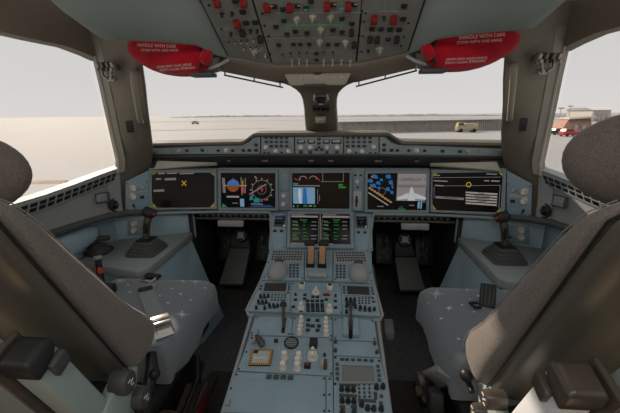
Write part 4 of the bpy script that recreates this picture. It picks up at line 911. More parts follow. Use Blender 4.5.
put(FP, t, 'toggle', 'lgrey', [(348, 409)], 1.3)
b = MB()
for q in ((339, 384.4, 357, 386), (339, 394.6, 357, 396.6), (358, 399.6, 376, 402), (339.4, 405.4, 345, 408.6), (351, 405.4, 357, 408.6)): pbox(FP, *q, 0, .0012, b)
obj('legend_strip', b, 'dgrey', t)
b = MB(); put(FP, t, 'screw', 'dark', [(335.4, 357.6), (379, 361), (335.2, 384), (383.8, 386.4)], 1.0)
t = panel('stowage_cover', 'plain pale blue cover with four small keys at the bottom left of the pedestal', 'cover', FP, ((220.4, 411.6), (325.6, 414.6), (325.4, 376.4), (236.4, 371.8)), screws=((236.4, 374.6), (231, 388.4), (226.6, 405.4), (324, 378.6), (324, 395), (324, 411)))
put(FP, t, 'push', 'dgrey', [(269, 377.4), (276.2, 377.6), (283.4, 377.8), (290.6, 378.2)], 1.12)
b = MB(); u, v = FP.px(228.2, 403.6); b.box(FP.M(u, v, 0), .012, .02, .014, .003, 2, 0); obj('latch', b, 'grey', t)
b = MB(); pquad(FP, ((242.4, 379.8), (293.6, 381.6), (293.6, 375), (245, 373.4)), 0, .0008, b); obj('key_strip', b, 'panel', t)
t = panel('screw_strip', 'thin blue strip with black screws beside the pedestal stowage cover', 'strip', FP, ((326.4, 413.4), (333.2, 413.6), (333, 376.6), (326.4, 376.2)), screws=((329.8, 379), (329.6, 394.6), (329, 411)))

# ------------------------------------------------------------------ side consoles and side-wall fittings
FK = {s: Fr(sx(s, (.915, 1.70, .85)), (.105, -s*.09, 0), (0, .01, 1)) for s in (-1, 1)}
FW = {s: Fr(sx(s, (.745, 1.80, .70)), (.385, -s*.16, 0), (0, .004, 1)) for s in (-1, 1)}
FS = {s: Fr(sx(s, (1.032, 1.6, .95)), (.12, -s, 0), (0, 0, 1)) for s in (-1, 1)}
def wl(y):
    ks = sorted(WLOW)
    for a, c in zip(ks, ks[1:]):
        if a <= y <= c: return WLOW[a]+(WLOW[c]-WLOW[a])*(y-a)/(c-a)
    return WLOW[ks[-1]]
for s in (-1, 1):
    nm = SIDE[s]
    t = thing('side_console', 'grey topped blue side console under the %s window' % nm, 'console', sx(s, (.93, 1.5, FZ)))
    top = [(.742, 1.795), (.742, 1.315), (.775, 1.275), (1.12, 1.36), (1.17, .7), (1.17, 1.62), (1.127, 1.64)]
    b = MB(); b.prism([sx(s, (x, y, .655)) for x, y in ((.742, 1.795), (.742, 1.32), (.772, 1.28), (1.112, 1.365), (1.112, 1.645))], (0, 0, .045), .008, 3); obj('worktop', b, 'conso', t)
    b = MB(); b.rings([[sx(s, (x, y, z)) for x, y in p] for z, p in ((.655, ((.752, 1.79), (.752, 1.32), (1.105, 1.38), (1.105, 1.64))), (FZ, ((.60, 1.80), (.66, 1.32), (1.105, 1.38), (1.105, 1.64))))]); obj('inner_panel', b, 'blue', t)
    b = MB(); b.prism([sx(s, p) for p in ((.97, 1.32, .60), (1.125, 1.37, .60), (1.125, .3, .60), (.97, .3, .60))], (0, 0, -.45), .01, 2); obj('rear_cabinet', b, 'wallgrey', t)
    b = MB(); b.prism([sx(s, p) for p in ((.735, 1.808, .66), (1.10, 1.655, .66), (1.10, 1.655, .836), (.735, 1.808, .830))], (0, .02, 0), .002, 1); obj('front_panel', b, 'blue', t)
    b = MB(); rows = []
    for x, y, z in ((.72, 1.785, .835), (.80, 1.745, .842), (.92, 1.685, .852), (1.0, 1.61, .862), (1.035, 1.52, .872), (1.055, 1.35, .884), (1.083, 1.1, .892), (1.118, .8, .895)):
        c = V((x, y, z)); rows.append([sx(s, c+V(q)) for q in ((-.012, -.016, -.004), (-.014, -.018, .006), (-.004, -.006, .014), (.014, .02, .012), (.014, .02, -.014), (0, 0, -.016))])
    b.rings(rows); obj('ledge', b, 'lip', t, 40)
    # armrest pad recess behind the worktop
    b = MB(); b.ell(T(*sx(s, (1.105, 1.19, .800))), .048, .33, .055, .75, 24, 14); obj('elbow_pad', b, 'blue', t, 60)
    # knob panel outboard of the outer display
    q = ((125.7, 211.4), (148.8, 209.8), (148.8, 170.4), (125.7, 181.6)) if s < 0 else ((506.4, 216), (531, 217.4), (532, 184), (507, 170.6))
    k = panel('audio_knob_control_unit', 'blue knob panel beside the far %s display' % nm, 'control panel', FK[s], q, screws=(((127.4, 183.6), (147, 182), (127.4, 209.4), (147, 208)) if s < 0 else ((508, 184), (530, 186.4), (508, 214), (529.4, 215.4))))
    put(FK[s], k, 'knurl', 'knob', ([(133.2, 188.6), (133, 197)] if s < 0 else [(524, 192), (524, 201.6)]), 1.7, 0, hit=.012)
    put(FK[s], k, 'round', 'lgrey', ([(142, 187.2)] if s < 0 else [(513.6, 190.2)]), 1.4, 0, hit=.012); put(FK[s], k, 'push', 'btn', ([(142, 197)] if s < 0 else [(512.8, 201)]), 1.3); put(FK[s], k, 'toggle', 'dark', ([(133.4, 205.2)] if s < 0 else [(523.4, 210.6)]), 1.5)
    b = MB(); pbox(FK[s], *((130, 191.8, 146, 192.3) if s < 0 else (509, 196, 528, 196.6)), 0, .0005, b); obj('panel_line', b, 'lgrey', k)
    q = ((127.7, 235.6), (146.4, 235.2), (146.4, 219.6), (127.8, 219.8)) if s < 0 else ((506, 242.8), (529.2, 244), (529.4, 226), (506.2, 225.4))
    k = panel('lighting_control_unit', 'small blue two-knob panel behind the %s sidestick' % nm, 'control panel', FW[s], q, 'bezel', h0=0, h1=.006)
    put(FW[s], k, 'knurl', 'knob', ([(133.6, 223.8), (133.6, 230.2)] if s < 0 else [(521.6, 230.4), (521.6, 237.4)]), 1.6, .006, hit=.014); put(FW[s], k, 'dknob', 'btn', ([(143.6, 227)] if s < 0 else [(510, 236.6)]), .9, .006)
    # round air outlet, mask box lid, defrost vent
    k = thing('air_outlet', 'round black air outlet in the %s side wall' % nm, 'air vent', FS[s].Q(*((115.2, 204.6) if s < 0 else (544, 210.4))), 'side wall air outlets')
    u, v = FS[s].px(*((115.2, 204.6) if s < 0 else (544, 210.4))); b = MB(); b.lathe(FS[s].M(u, v, -.01), [(.036, 0), (.036, .012), (.031, .016), (.028, .006)], 24); obj('ring', b, 'dark', k)
    b = MB(); b.ell(FS[s].M(u, v, -.004), .027, .027, .016, 1, 20, 10); obj('eyeball', b, 'black', k); b = MB(); b.lathe(FS[s].M(u, v, .008), [(.009, 0), (.009, .006), (.006, .008)], 12); obj('nozzle', b, 'dgrey', k)
    q = ((95.6, 203), (107.6, 201), (106.6, 192), (95, 194.4)) if s < 0 else ((552.6, 205), (566, 208.4), (568.6, 198), (555, 194.6))
    k = thing('mask_box', 'rounded square lid in the %s side wall beside the air outlet' % nm, 'box', FS[s].Q(*q[0]))
    b = MB(); pquad(FS[s], q, -.004, .006, b, .005); obj('lid', b, 'conso', k)
    b = MB(); c = [V((*FS[s].px(*p), 0)) for p in q]; b.tube([FS[s].P(*p.xy, .004) for p in c], .0035, 6, True); obj('rim', b, 'dgrey', k)
    b = MB(); b.tube([FS[s].P(*c[1].xy, .008), FS[s].P(*c[2].xy, .008)], .006, 8); obj('hinge', b, 'dgrey', k)
    k = thing('defrost_vent', 'long slotted vent strip on the sill of the %s window' % nm, 'air vent', sx(s, (1.02, 1.3, 1.06)))
    y0, y1 = (1.615, .62)
    def vp(y, q, h): return sx(s, (1.004+xo(y)+.024*q-h*.92, y, wl(y)-.010-.058*q+h*.38))
    b = MB(); ys = [y0-(y0-y1)*i/24 for i in range(25)]
    b.rings([[vp(y, q, h) for q, h in ((-.02, -.004), (-.02, .003), (.04, .006), (.96, .006), (1.02, .003), (1.02, -.004))] for y in ys]); obj('frame', b, 'lgrey' if False else 'liner', k, 40)
    b = MB()
    for i in range(25):
        ya = y0-.025-.038*i; pts = [vp(ya, .20, .0056), vp(ya-.028, .20, .0056), vp(ya-.028, .82, .0056), vp(ya, .82, .0056)]
        nn = vp(ya, .5, .008)-vp(ya, .5, .0045); b.prism(pts, nn*.75, .0008, 1)
    obj('slots', b, 'black', k)
    b = MB(); b.rings([[vp(y, q, h) for q, h in ((.46, .008), (.54, .008), (.54, .0095), (.46, .0095))] for y in ys[1:]]); obj('middle_bar', b, 'wallgrey', k)
    # sidestick
    base = at(*((147, 248.5) if s < 0 else (504, 255.5)), z=.715); base.z = .7006
    k = thing('sidestick', 'black sidestick with red button on the %s console' % nm, 'sidestick', base)
    b = MB(); hs = .073; bm_rows = []
    for z, q in ((0, 1.0), (.013, 1.0), (.014, .88), (.027, .88), (.028, .76), (.041, .76), (.042, .64), (.054, .64), (.055, .54), (.060, .52)):
        w = hs*q; r_ = .02*q; ring = []
        for cx, cy, a in ((1, 1, 0), (-1, 1, 90), (-1, -1, 180), (1, -1, 270)):
            for d in (0, 45, 90): ring.append(base+V((s*0+cx*(w-r_)+r_*math.cos(R_(a+d)), cy*(w-r_)*1.15+r_*math.sin(R_(a+d)), z)))
        bm_rows.append(ring)
    b.rings(bm_rows); obj('boot', b, 'boot', k, 30)
    b = MB(); b.box(Matrix.Translation(base+V((0, .005, .060))), .07, .08, .012, .004); obj('collar', b, 'black', k)
    b = MB(); path = [base+V((0, .005, .058)), base+V((-s*.002, .012, .10)), base+V((-s*.006, .020, .14)), base+V((-s*.010, .030, .163)), base+V((-s*.014, .036, .178))]
    b.tube(path, [.016, .016, .0175, .0185, .018], 14); obj('grip', b, 'bronze', k, 60)
    hd = base+V((-s*.014, .038, .187)); b = MB(); b.ell(T(*hd) @ Matrix.Rotation(-s*.35, 4, 'Y'), .033, .032, .022, .75, 20, 12); obj('head', b, 'dark', k, 60)
    b = MB(); b.lathe(axisM(hd+V((-s*.030, -.020, .0)), hd+V((-s*.046, -.034, .006))), [(.009, 0), (.009, .012), (.007, .016)], 14); obj('red_button', b, 'red', k, label='red button')
    b = MB(); b.lathe(T(*(hd+V((s*.012, 0, .018)))), [(.012, 0), (.010, .010), (.007, .013)], 12); obj('trigger_hat', b, 'black', k)
    b = MB(); b.tube([base+V((-s*.014, -.012, .15)), base+V((-s*.020, -.016, .13)), base+V((-s*.014, -.012, .10))], .007, 8); obj('trigger', b, 'black', k)
# nose wheel steering handle (left console)
p = at(99, 252, z=.70)
k = thing('steering_tiller', 'dark crank handle on a round base on the left console', 'handle', p)
b = MB(); b.lathe(T(*p), [(.058, 0), (.060, .006), (.052, .010), (.046, .020), (.046, .030), (.030, .040), (.016, .046)], 26); obj('round_base', b, 'dgrey', k)
b = MB(); b.tube([p+V((-.030, -.010, .036)), p+V((-.036, -.012, .058)), p+V((-.030, -.006, .068)), p+V((.01, .005, .070)), p+V((.055, .015, .070))], [.010, .013, .015, .014, .012], 10); obj('crank', b, 'dgrey', k, 60)
b = MB(); b.box(T(*(p+V((.006, 0, .048)))), .03, .02, .006, .002); obj('cap', b, 'dmetal', k)
b = MB(); q = [p+V((.062*math.cos(a), .062*math.sin(a), .004+.006*math.sin(a*2))) for a in [R_(d) for d in range(20, 341, 20)]]; b.tube(q, .0035, 6); obj('cable', b, 'black', k)

# ------------------------------------------------------------------ footwells
for s in (-1, 1):
    nm = SIDE[s]
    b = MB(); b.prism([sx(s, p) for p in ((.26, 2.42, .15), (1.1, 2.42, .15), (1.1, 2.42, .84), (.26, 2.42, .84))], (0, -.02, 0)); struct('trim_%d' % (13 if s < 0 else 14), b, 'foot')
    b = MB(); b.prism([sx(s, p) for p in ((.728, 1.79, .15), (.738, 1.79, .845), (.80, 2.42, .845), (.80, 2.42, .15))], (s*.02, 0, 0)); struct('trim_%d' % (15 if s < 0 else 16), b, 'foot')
    k = thing('pull_out_table', 'dark stowed slide-out table under the %s inner display' % nm, 'table', sx(s, (.5, 1.8, .80)))
    b = MB(); b.box(T(*sx(s, (.49, 1.90, .812))), .42, .22, .022, .004); obj('tabletop', b, 'dark', k)
    b = MB(); b.box(T(*sx(s, (.49, 1.785, .818))), .42, .014, .016, .003); obj('front_rail', b, 'dgrey', k)
    b = MB(); b.box(T(*sx(s, (.49, 1.775, .790))), .44, .016, .012, .003); obj('lower_rail', b, 'dmetal', k)
    b = MB()
    for i in range(12): b.box(T(*sx(s, (.31+.033*i, 1.779, .806))), .018, .012, .014, .002, 1)
    obj('rail_teeth', b, 'dgrey', k)
    b = MB(); b.box(T(*sx(s, (.50, 1.755, .768))), .145, .03, .034, .007, 3); obj('pull_handle', b, 'grey' if s > 0 else 'grey', k)
    # rudder pedals with their column
    k = thing('rudder_pedals', 'grey rudder pedal column in the dark %s footwell' % nm, 'pedals', sx(s, (.56, 2.0, FZ)))
    if s < 0: pq = [at(230, 248, y=2.06), at(250, 248, y=2.06), at(242.6, 284, y=1.90), at(218.6, 284, y=1.90)]
    else: pq = [at(395, 257, y=2.02), at(416.4, 257, y=2.02), at(425.6, 290, y=1.88), at(400, 290, y=1.88)]
    b = MB(); b.prism(pq, (0, .03, -.03), .006, 2); obj('heel_plate', b, 'pfloor', k)
    tq = [at(*p, y=2.08) for p in (((233.4, 239), (248.4, 239), (250, 248), (230.6, 248)) if s < 0 else ((396, 243), (411, 243), (416, 256.6), (395, 256.6)))]
    b = MB(); b.prism(tq, (0, .05, 0), .006, 2); obj('column', b, 'dgrey', k)
    c = at(*((241, 235) if s < 0 else (405, 239.4)), y=2.05); em = Fr(c, (1, 0, 0), (0, .4, 1))
    b = MB(); b.lathe(em.M(0, 0, 0), [(.046, -.03), (.046, 0), (.040, .006), (.02, .008)], 20); hb = obj('hub', b, 'dark', k)
    b = MB(); b.lathe(em.M(0, 0, .006), [(.020, 0), (.020, .006), (.014, .008)], 16); 
    for a in range(4): b.box(em.M(.024*math.cos(R_(45+90*a)), .024*math.sin(R_(45+90*a)), .008, R_(45+90*a)), .018, .008, .004)
    obj('emblem', b, 'lgrey', hb)
    for d in (-1, 1):
        c = sx(s, (.53+d*.13, 2.14, .48)); pf2 = Fr(c, (1, 0, 0), (0, .5, 1))
        b = MB(); b.box(pf2.M(0, 0, 0), .11, .20, .025, .008); pe = obj('pedal', b, 'dark', k)
        b = MB()
        for i in range(3):
            for j in range(2): b.box(pf2.M(-.025+.05*j, -.06+.06*i, .013), .03, .035, .004, .001)
        obj('pedal_tread', b, 'black', pe)
        b = MB(); b.tube([c, c+V((0, .08, .2)), c+V((0, .14, .32))], .016, 8); obj('pedal_arm', b, 'dark', k)
k = thing('kick_plate', 'brown grey kick plate along the right foot of the pedestal', 'plate', (.33, 1.5, FZ))
b = MB(); b.prism([V(p) for p in ((.275, 1.72, .56), (.255, 1.40, .46), (.335, 1.36, .17), (.36, 1.74, .17))], (.012, 0, 0), .003, 1); obj('plate', b, 'post', k)
k = thing('heel_rest', 'small pale plate on the floor at the right foot of the pedestal', 'plate', (.35, 1.42, FZ))
q = [at(*p, z=.20) for p in ((383.6, 332.4), (394.6, 332.6), (392.6, 318.6), (384, 318.6))]; b = MB(); b.prism(q, (0, 0, -.05), .004, 2); obj('plate', b, 'lgrey', k)
for s in (-1, 1):
    b = MB(); x0 = .255; b.prism([sx(s, p) for p in ((x0, 1.52, FZ+.006), (.74, 1.52, FZ+.006), (.74, -.9, FZ+.006), (x0, -.9, FZ+.006))], (0, 0, .004)); o = obj('floor_plate', b, 'floor'); tag(o, 'dark floor plate between the pedestal and the %s seat' % SIDE[s], 'floor plate')
    y1 = at(225, 374, z=FZ).y if s < 0 else at(400, 383, z=FZ).y
    b = MB(); b.prism([sx(s, p) for p in ((x0, y1, FZ+.010), (.50, y1, FZ+.010), (.50, -.9, FZ+.010), (x0, -.9, FZ+.010))], (0, 0, .008), .003, 1); o = obj('carpet_strip', b, 'carpet'); tag(o, 'dark speckled carpet beside the rear of the pedestal, %s side' % SIDE[s], 'carpet')
    b = MB()
    for x, y in ((.30, 1.36), (.40, 1.36), (.30, 1.5), (.42, 1.18)): b.lathe(T(*sx(s, (x, y, FZ+.009))), [(.009, 0), (.007, .003)], 10)
    oo = obj('floor_studs', b, 'dmetal'); oo['kind'] = 'structure'; oo.name = 'trim_%d' % (17 if s < 0 else 18)

# ------------------------------------------------------------------ pilot seats
def yb(z): return .66-.479*(z-.76)
ZS = [.722, .735, .752, .78, .82, .887, .95, 1.02, 1.09, 1.173, 1.213, 1.238, 1.250]
DS = [.05, .10, .155, .172, .168, .132, .112, .098, .078, .064, .053, .036, .015]
IN = [.012, .004, 0, 0, 0, 0, 0, 0, 0, .004, .012, .028, .050]
for s in (-1, 1):
    nm = SIDE[s]
    seat = thing('pilot_seat', ('pilot seat with a lap belt across its cushion, left of the pedestal' if s < 0 else 'pilot seat with sunlit bolster, right of the pedestal'), 'seat', sx(s, (.64, .9, FZ)))
    X = lambda *p: sx(s, p)
    # backrest upholstery
    b = MB(); rows = []
    for z, d, i in zip(ZS, DS, IN):
        a, c, y = .425+i, .855-i, yb(z)
        h = [(a, y), (a-.010, y+.25*d), (a-.014, y+.55*d), (a-.006, y+.85*d), (a+.016, y+d), (a+.05, y+.97*d), (a+.09, y+.70*d), (.58, y+.5*d)]
        ring = h + [(.64, y+.45*d)] + [(1.28-x, yy) for x, yy in h[::-1]]
        rows.append([X(x, yy, z) for x, yy in ring])
    b.rings(rows); obj('backrest', b, 'fab', seat, 60, 1)
    for off, rr in ((0, .0011), (.016, .0008)):
        b = MB(); b.tube([X(.425+i-.0065+off*.1, yb(z)+(.84*d)-off, z) for z, d, i in zip(ZS[2:], DS[2:], IN[2:])][:10], rr, 6); obj('seam', b, 'seam', seat)
    # hard back shell
    b = MB(); rows = []
    for z, q in ((.728, .5), (.74, .85), (.76, 1), (.9, 1), (1.05, 1), (1.17, 1), (1.21, .95), (1.228, .8), (1.238, .45)):
        y = yb(z)-.002; i = .10*(1-q)*.5
        h = [(.431+i, y), (.433+i, y-.010*q), (.446+i, y-.022*q), (.475, y-.030*q), (.505, y-.034*q), (.53, y-.044*q), (.56, y-.066*q), (.60, y-.074*q)]
        rows.append([X(x, yy, z) for x, yy in h+[(1.28-x, yy) for x, yy in h[::-1]]])
    b.rings(rows); obj('back_shell', b, 'shell', seat, 50)
    b = MB(); b.tube([X(.428, yb(z)+.001, z) for z in (.735, .8, .9, 1.0, 1.1, 1.18, 1.215)] + [X(.45, yb(1.238), 1.238)], .0022, 6); obj('edge_piping', b, 'black', seat)
    # headrest
    hc = X(.638, .598, 1.272) if s > 0 else X(.684, .598, 1.242); b = MB(); b.ell(T(*hc) @ Matrix.Rotation(-.30, 4, 'X'), .180, .058, .088, 1.02 if s < 0 else .96, 36, 20)
    obj('headrest', b, 'head', seat, 80)
    for d in (-.06, .06):
        b = MB(); b.tube([X(.645+d, .56, 1.26), X(.645+d, .50, 1.21), X(.645+d, .47, 1.16)], .010, 8); obj('headrest_post', b, 'dmetal', seat)
    # cushion with hanging cover
    cx, cy, hx, hy = .645, 1.048, .238, .227
    b = MB(); rows = []
    def rring(k, z, wob=0):
        ring = []; n = 12; r_ = .055
        ax, ay = hx*k, hy*k; r_ = min(r_, ax*.8, ay*.8)
        pts = []
        for (sx_, sy_, a0) in ((1, 1, 0), (-1, 1, 90), (-1, -1, 180), (1, -1, 270)):
            for d in range(0, 91, 18): pts.append((cx+sx_*(ax-r_)+r_*math.cos(R_(a0+d)), cy+sy_*(ay-r_)+r_*math.sin(R_(a0+d))))
            # straight run to the next corner
            nx, ny, na = {0: (-1, 1, 90), 90: (-1, -1, 180), 180: (1, -1, 270), 270: (1, 1, 0)}[a0]
            p0 = pts[-1]; p1 = (cx+nx*(ax-r_)+r_*math.cos(R_(na)), cy+ny*(ay-r_)+r_*math.sin(R_(na)))
            for m_ in range(1, 6): pts.append((p0[0]+(p1[0]-p0[0])*m_/6, p0[1]+(p1[1]-p0[1])*m_/6))
        out = []
        for (x, y) in pts:
            zz = z
            if wob:
                ang = math.atan2(y-cy, x-cx); f_ = .004*wob*math.sin(ang*13)+.003*wob*math.sin(ang*29+1)
                x += f_*(1 if x > cx else -1); y += f_*.6*(1 if y > cy else -1)
                if wob >= 2:
                    zz += .010*math.sin(ang*5+.6)
                    if x < cx-.15 and 1.10 < y < 1.19: zz += .035
            out.append(X(x, y, zz))
        return out
    for k_, z, w in ((.12, .686, 0), (.5, .686, 0), (.8, .684, 0), (.93, .678, 0), (.985, .662, 0), (1.0, .634, .4), (1.0, .60, .8), (1.0, .575, 1.4), (.995, .548, 2.4), (.93, .552, 0)): rows.append(rring(k_, z, w))
    b.rings(rows); cu = obj('cushion', b, 'cush', seat, 60)
    bvc = BVHTree.FromPolygons([v.co for v in cu.data.vertices], [p.vertices[:] for p in cu.data.polygons])
    def hitc(px, py, h=.0008):
        r = bvc.ray_cast(CAM, ray(px, py).normalized())
        if r[0] is None:
            return None if h < .001 else at(px, py, z=.669)
        n = r[1] if r[1].dot(CAM-r[0]) > 0 else -r[1]
        return r[0]+n*h
    stars = ([(119.6, 280.4, 6.5), (150, 284, 2), (183, 281.4, 2.2), (195.4, 281, 6), (180.6, 294, 2), (168, 303, 2), (182, 314.5, 6.5), (130, 292, 2), (205, 288, 1.6), (191, 300, 1.4), (212, 296, 1.4), (172, 288.6, 1.4), (160, 296, 1.6), (128, 284.6, 1.4)] if s < 0 else
             [(436.4, 293.8, 7.5), (449.2, 308.2, 4), (467.4, 289.8, 2), (478.4, 296, 3), (441.2, 318.6, 2), (458.6, 339, 2), (462, 305, 1.5), (428.4, 303, 1.2), (474, 312, 1.6), (470, 299, 1.2)])
    b = MB()
    for (px, py, r) in stars:
        c0 = hitc(px, py)
        if c0 is None: continue
        ph = random.random()
        for a in range(4 if r > 3 else 2):
            an = ph+a*math.pi/(4 if r > 3 else 2); rr = r*(.6 if a % 2 else 1)
            dx, dy = math.cos(an)*rr, math.sin(an)*rr*.6
            P_ = [hitc(px+dx*q, py+dy*q) for q in (-1, -.5, 0, .5, 1)]
            P_ = [p for p in P_ if p is not None]
            if len(P_) < 2: continue
            w = .0016 if r > 3 else .0024
            for p0, p1 in zip(P_, P_[1:]):
                d = (p1-p0)
                if d.length < 1e-5 or d.length > .05: continue
                sd = d.cross(V((0, 0, 1))); sd = sd.normalized()*w if sd.length > 1e-6 else V((w, 0, 0))
                b.poly([p0-sd, p0+sd, p1+sd, p1-sd])
    obj('star_print', b, 'star', cu)
    # seat pan, pedestal and mechanism
    b = MB(); b.box(T(*X(.645, .97, .525)), .42, .46, .05, .012); obj('seat_pan', b, 'dark', seat)
    b = MB(); b.prism([X(*p) for p in ((.47, 1.10, .50), (.47, .66, .50), (.44, .60, FZ+.02), (.44, 1.14, FZ+.02))], (s*.36, 0, 0), .02, 2); obj('base', b, 'black', seat)
    for d in (0, .32):
        b = MB(); b.box(T(*X(.48+d, .85, FZ+.022)), .05, .9, .026, .006); obj('floor_rail', b, 'dmetal', seat)
    if s < 0:
      b = MB(); b.tube([X(.425, .765, .715), X(.410, .735, .69), X(.408, .70, .65), X(.425, .67, .61)], [.013, .017, .017, .015], 12); obj('recline_cylinder', b, 'black', seat)
      b = MB(); b.ell(T(*X(.396, .722, .685)), .014, .016, .016, 1, 14, 10); obj('pivot_ball', b, 'black', seat)
    b = MB(); b.tube([X(.42, 1.02, .50), X(.395, .95, .46), X(.39, .82, .44), X(.40, .72, .40), X(.43, .64, .36)], .010, 8); b.tube([X(.43, 1.08, .42), X(.405, .9, .37), X(.40, .75, .30), X(.43, .62, .26)], .008, 8); b.tube([X(.44, .98, .33), X(.41, .86, .40), X(.405, .72, .46), X(.42, .63, .44)], .012, 8); obj('cables', b, 'black', seat)
    b = MB(); b.box(T(*X(.41, .86, .40)) @ Matrix.Rotation(.3, 4, 'X'), .05, .20, .05, .012, 3); b.box(T(*X(.40, .72, .50)) @ Matrix.Rotation(-.4, 4, 'X'), .06, .10, .07, .014, 3); b.box(T(*X(.42, .98, .32)) @ Matrix.Rotation(.1, 4, 'X'), .05, .16, .08, .014, 3); obj('mechanism', b, 'bronze', seat)
    if s < 0:
        b = MB(); b.prism([at(*p, x=-.385) for p in ((196, 413), (201, 413), (207.6, 397), (204, 396))], (.006, 0, 0), .001, 1); obj('red_strap', b, 'red', seat)
    # recline knobs with white symbols
    for j, (px, py, lb) in enumerate((((128.6, 382.6), (143.6, 397.6)) if s < 0 else ((470, 398), (482, 407)))) if False else enumerate([(130.6, 382.6, 0), (146, 398, 0)] if s < 0 else [(484, 399, 0), (473, 412, 0)]):
        c = at(px, py, x=s*.395); f_ = Fr(c, (0, -s*1, 0), (0, .45, 1))
        if f_.n.x*s > 0: f_ = Fr(c, (0, s*1, 0), (0, .45, 1))
        b = MB(); b.lathe(f_.M(0, 0, -.02), [(q*(1 if s < 0 else .72), z) for q, z in ((.026, -.02), (.026, .014), (.023, .020), (.017, .021))], 20, 1, 1.15); kn = obj('adjust_knob', b, 'bronze' if s > 0 else 'dgrey', seat)
        b = MB(); b.box(f_.M(-.005, .008, .0014), .010, .0035, .001); b.box(f_.M(.003, .002, .0014, .6), .014, .003, .001); b.box(f_.M(.005, -.008, .0014), .009, .003, .001); obj('symbol', b, 'white', kn)
    b = MB(); b.prism([X(*p) for p in ((.42, .64, .76), (.42, .70, .73), (.42, .64, .58), (.42, .50, .58), (.42, .53, .70))], (s*.03, 0, 0), .006, 2); obj('hinge_bracket', b, 'pale', seat)
    # folded armrest standing behind the backrest
    ax = V((0, -.42, 1)).normalized(); cr = V((0, -1, -.42)).normalized()
    a0 = V((.427, .494, .952)); a1 = a0 - ax*.45
    def arm(p, w0, w1, d0, d1): return [X(p.x+w0, (p+cr*d0).y, (p+cr*d0).z), X(p.x+w1, (p+cr*d0).y, (p+cr*d0).z), X(p.x+w1, (p+cr*d1).y, (p+cr*d1).z), X(p.x+w0, (p+cr*d1).y, (p+cr*d1).z)]
    b = MB(); b.rings([arm(a0+ax*.01, 0, .050, .0, .056), arm(a1, 0, .050, -.005, .056)]); b._bev(list(b.bm.verts), .006, 3); obj('stowed_armrest', b, 'pale_lit' if s > 0 else 'pale', seat)
    cp = a0+ax*.004+cr*.028
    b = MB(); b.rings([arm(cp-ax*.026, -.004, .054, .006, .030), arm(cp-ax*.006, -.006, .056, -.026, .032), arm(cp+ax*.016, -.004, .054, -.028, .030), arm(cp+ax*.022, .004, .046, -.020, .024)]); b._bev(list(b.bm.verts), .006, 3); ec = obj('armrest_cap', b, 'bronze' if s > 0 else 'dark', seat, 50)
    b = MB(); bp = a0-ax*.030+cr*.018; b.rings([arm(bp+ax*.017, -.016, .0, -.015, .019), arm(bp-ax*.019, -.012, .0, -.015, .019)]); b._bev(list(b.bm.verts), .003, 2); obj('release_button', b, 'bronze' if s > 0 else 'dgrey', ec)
    b = MB(); b.rings([arm(cp+ax*.026, .058, .070, -.034, .040), arm(cp-ax*.34, .058, .070, -.034, .040)]); b._bev(list(b.bm.verts), .006, 3); obj('arm_side_plate', b, 'bronze', seat)
    # pale lower back cover
    b = MB(); rows = []
    for z, q in ((.50, 1), (.7, 1), (.9, 1), (.985, 1), (1.01, .8), (1.02, .4)):
        y = yb(z)-.06; h = [(.552, y), (.552, y-.03*q), (.57, y-.05*q), (.64, y-.058*q)]
        rows.append([X(x, yy, z) for x, yy in h+[(1.30-x, yy) for x, yy in h[::-1]]])
    b.rings(rows); obj('back_cover', b, 'pale', seat, 50)
    # outboard armrest and its hand control
    b = MB(); b.box(T(*X(.925, .92, .78)) @ Matrix.Rotation(.05, 4, 'X'), .07, .34, .05, .018, 3); obj('outer_armrest', b, 'dgrey', seat)
    b = MB(); b.tube([X(.91, .80, .76), X(.91, .74, .70), X(.89, .70, .66)], .018, 8); obj('armrest_arm', b, 'dmetal', seat)
    if s < 0:
        c = at(101.4, 285, x=-.835); tp = at(98, 259.5, x=-.85)
        ax2 = (tp-c)
        b = MB(); b.tube([c-ax2*.25, c, c.lerp(tp, .6), tp], [.015, .015, .012, .012], 10); cc = obj('control_grip', b, 'black', seat)
        b = MB(); b.lathe(axisM(tp, tp+ax2*.2), [(.013, 0), (.016, .005), (.016, .012), (.011, .015)], 14); obj('grip_cap', b, 'grey', cc)
        m_ = c.lerp(tp, .62); b = MB(); b.box(T(*(m_+V((.012, -.012, 0)))), .014, .014, .022, .002); obj('orange_button', b, 'orange', cc, label='orange red button')
        b = MB(); b.box(T(*(c+V((.03, -.01, -.015)))), .06, .04, .05, .010, 3); obj('control_block', b, 'dark', cc)
    # lap belt
    def strip(pts, w, name, material, parent, h=.003):
        P_ = [hitc(*p, h) for p in pts]; P_ = [p for p in P_ if p is not None]
        b = MB(); rows = []
        for i, p in enumerate(P_):
            d = (P_[min(i+1, len(P_)-1)]-P_[max(i-1, 0)]).normalized(); sd = d.cross(V((0, 0, 1))).normalized()*w/2
            rows.append([p-sd, p, p+sd])
        b.solid(rows, (0, 0, .002)); return obj(name, b, material, parent), P_
    def buckle(c, d, name, lx, ly, lz, material, parent, bev=.003):
        d = d.normalized(); f_ = Fr(c, d.cross(V((0, 0, 1))), d)
        if f_.n.z < 0: f_ = Fr(c, -d.cross(V((0, 0, 1))), d)
        b = MB(); b.box(f_.M(0, 0, .004), lx, ly, lz, bev, 2, 0); return obj(name, b, material, parent), f_
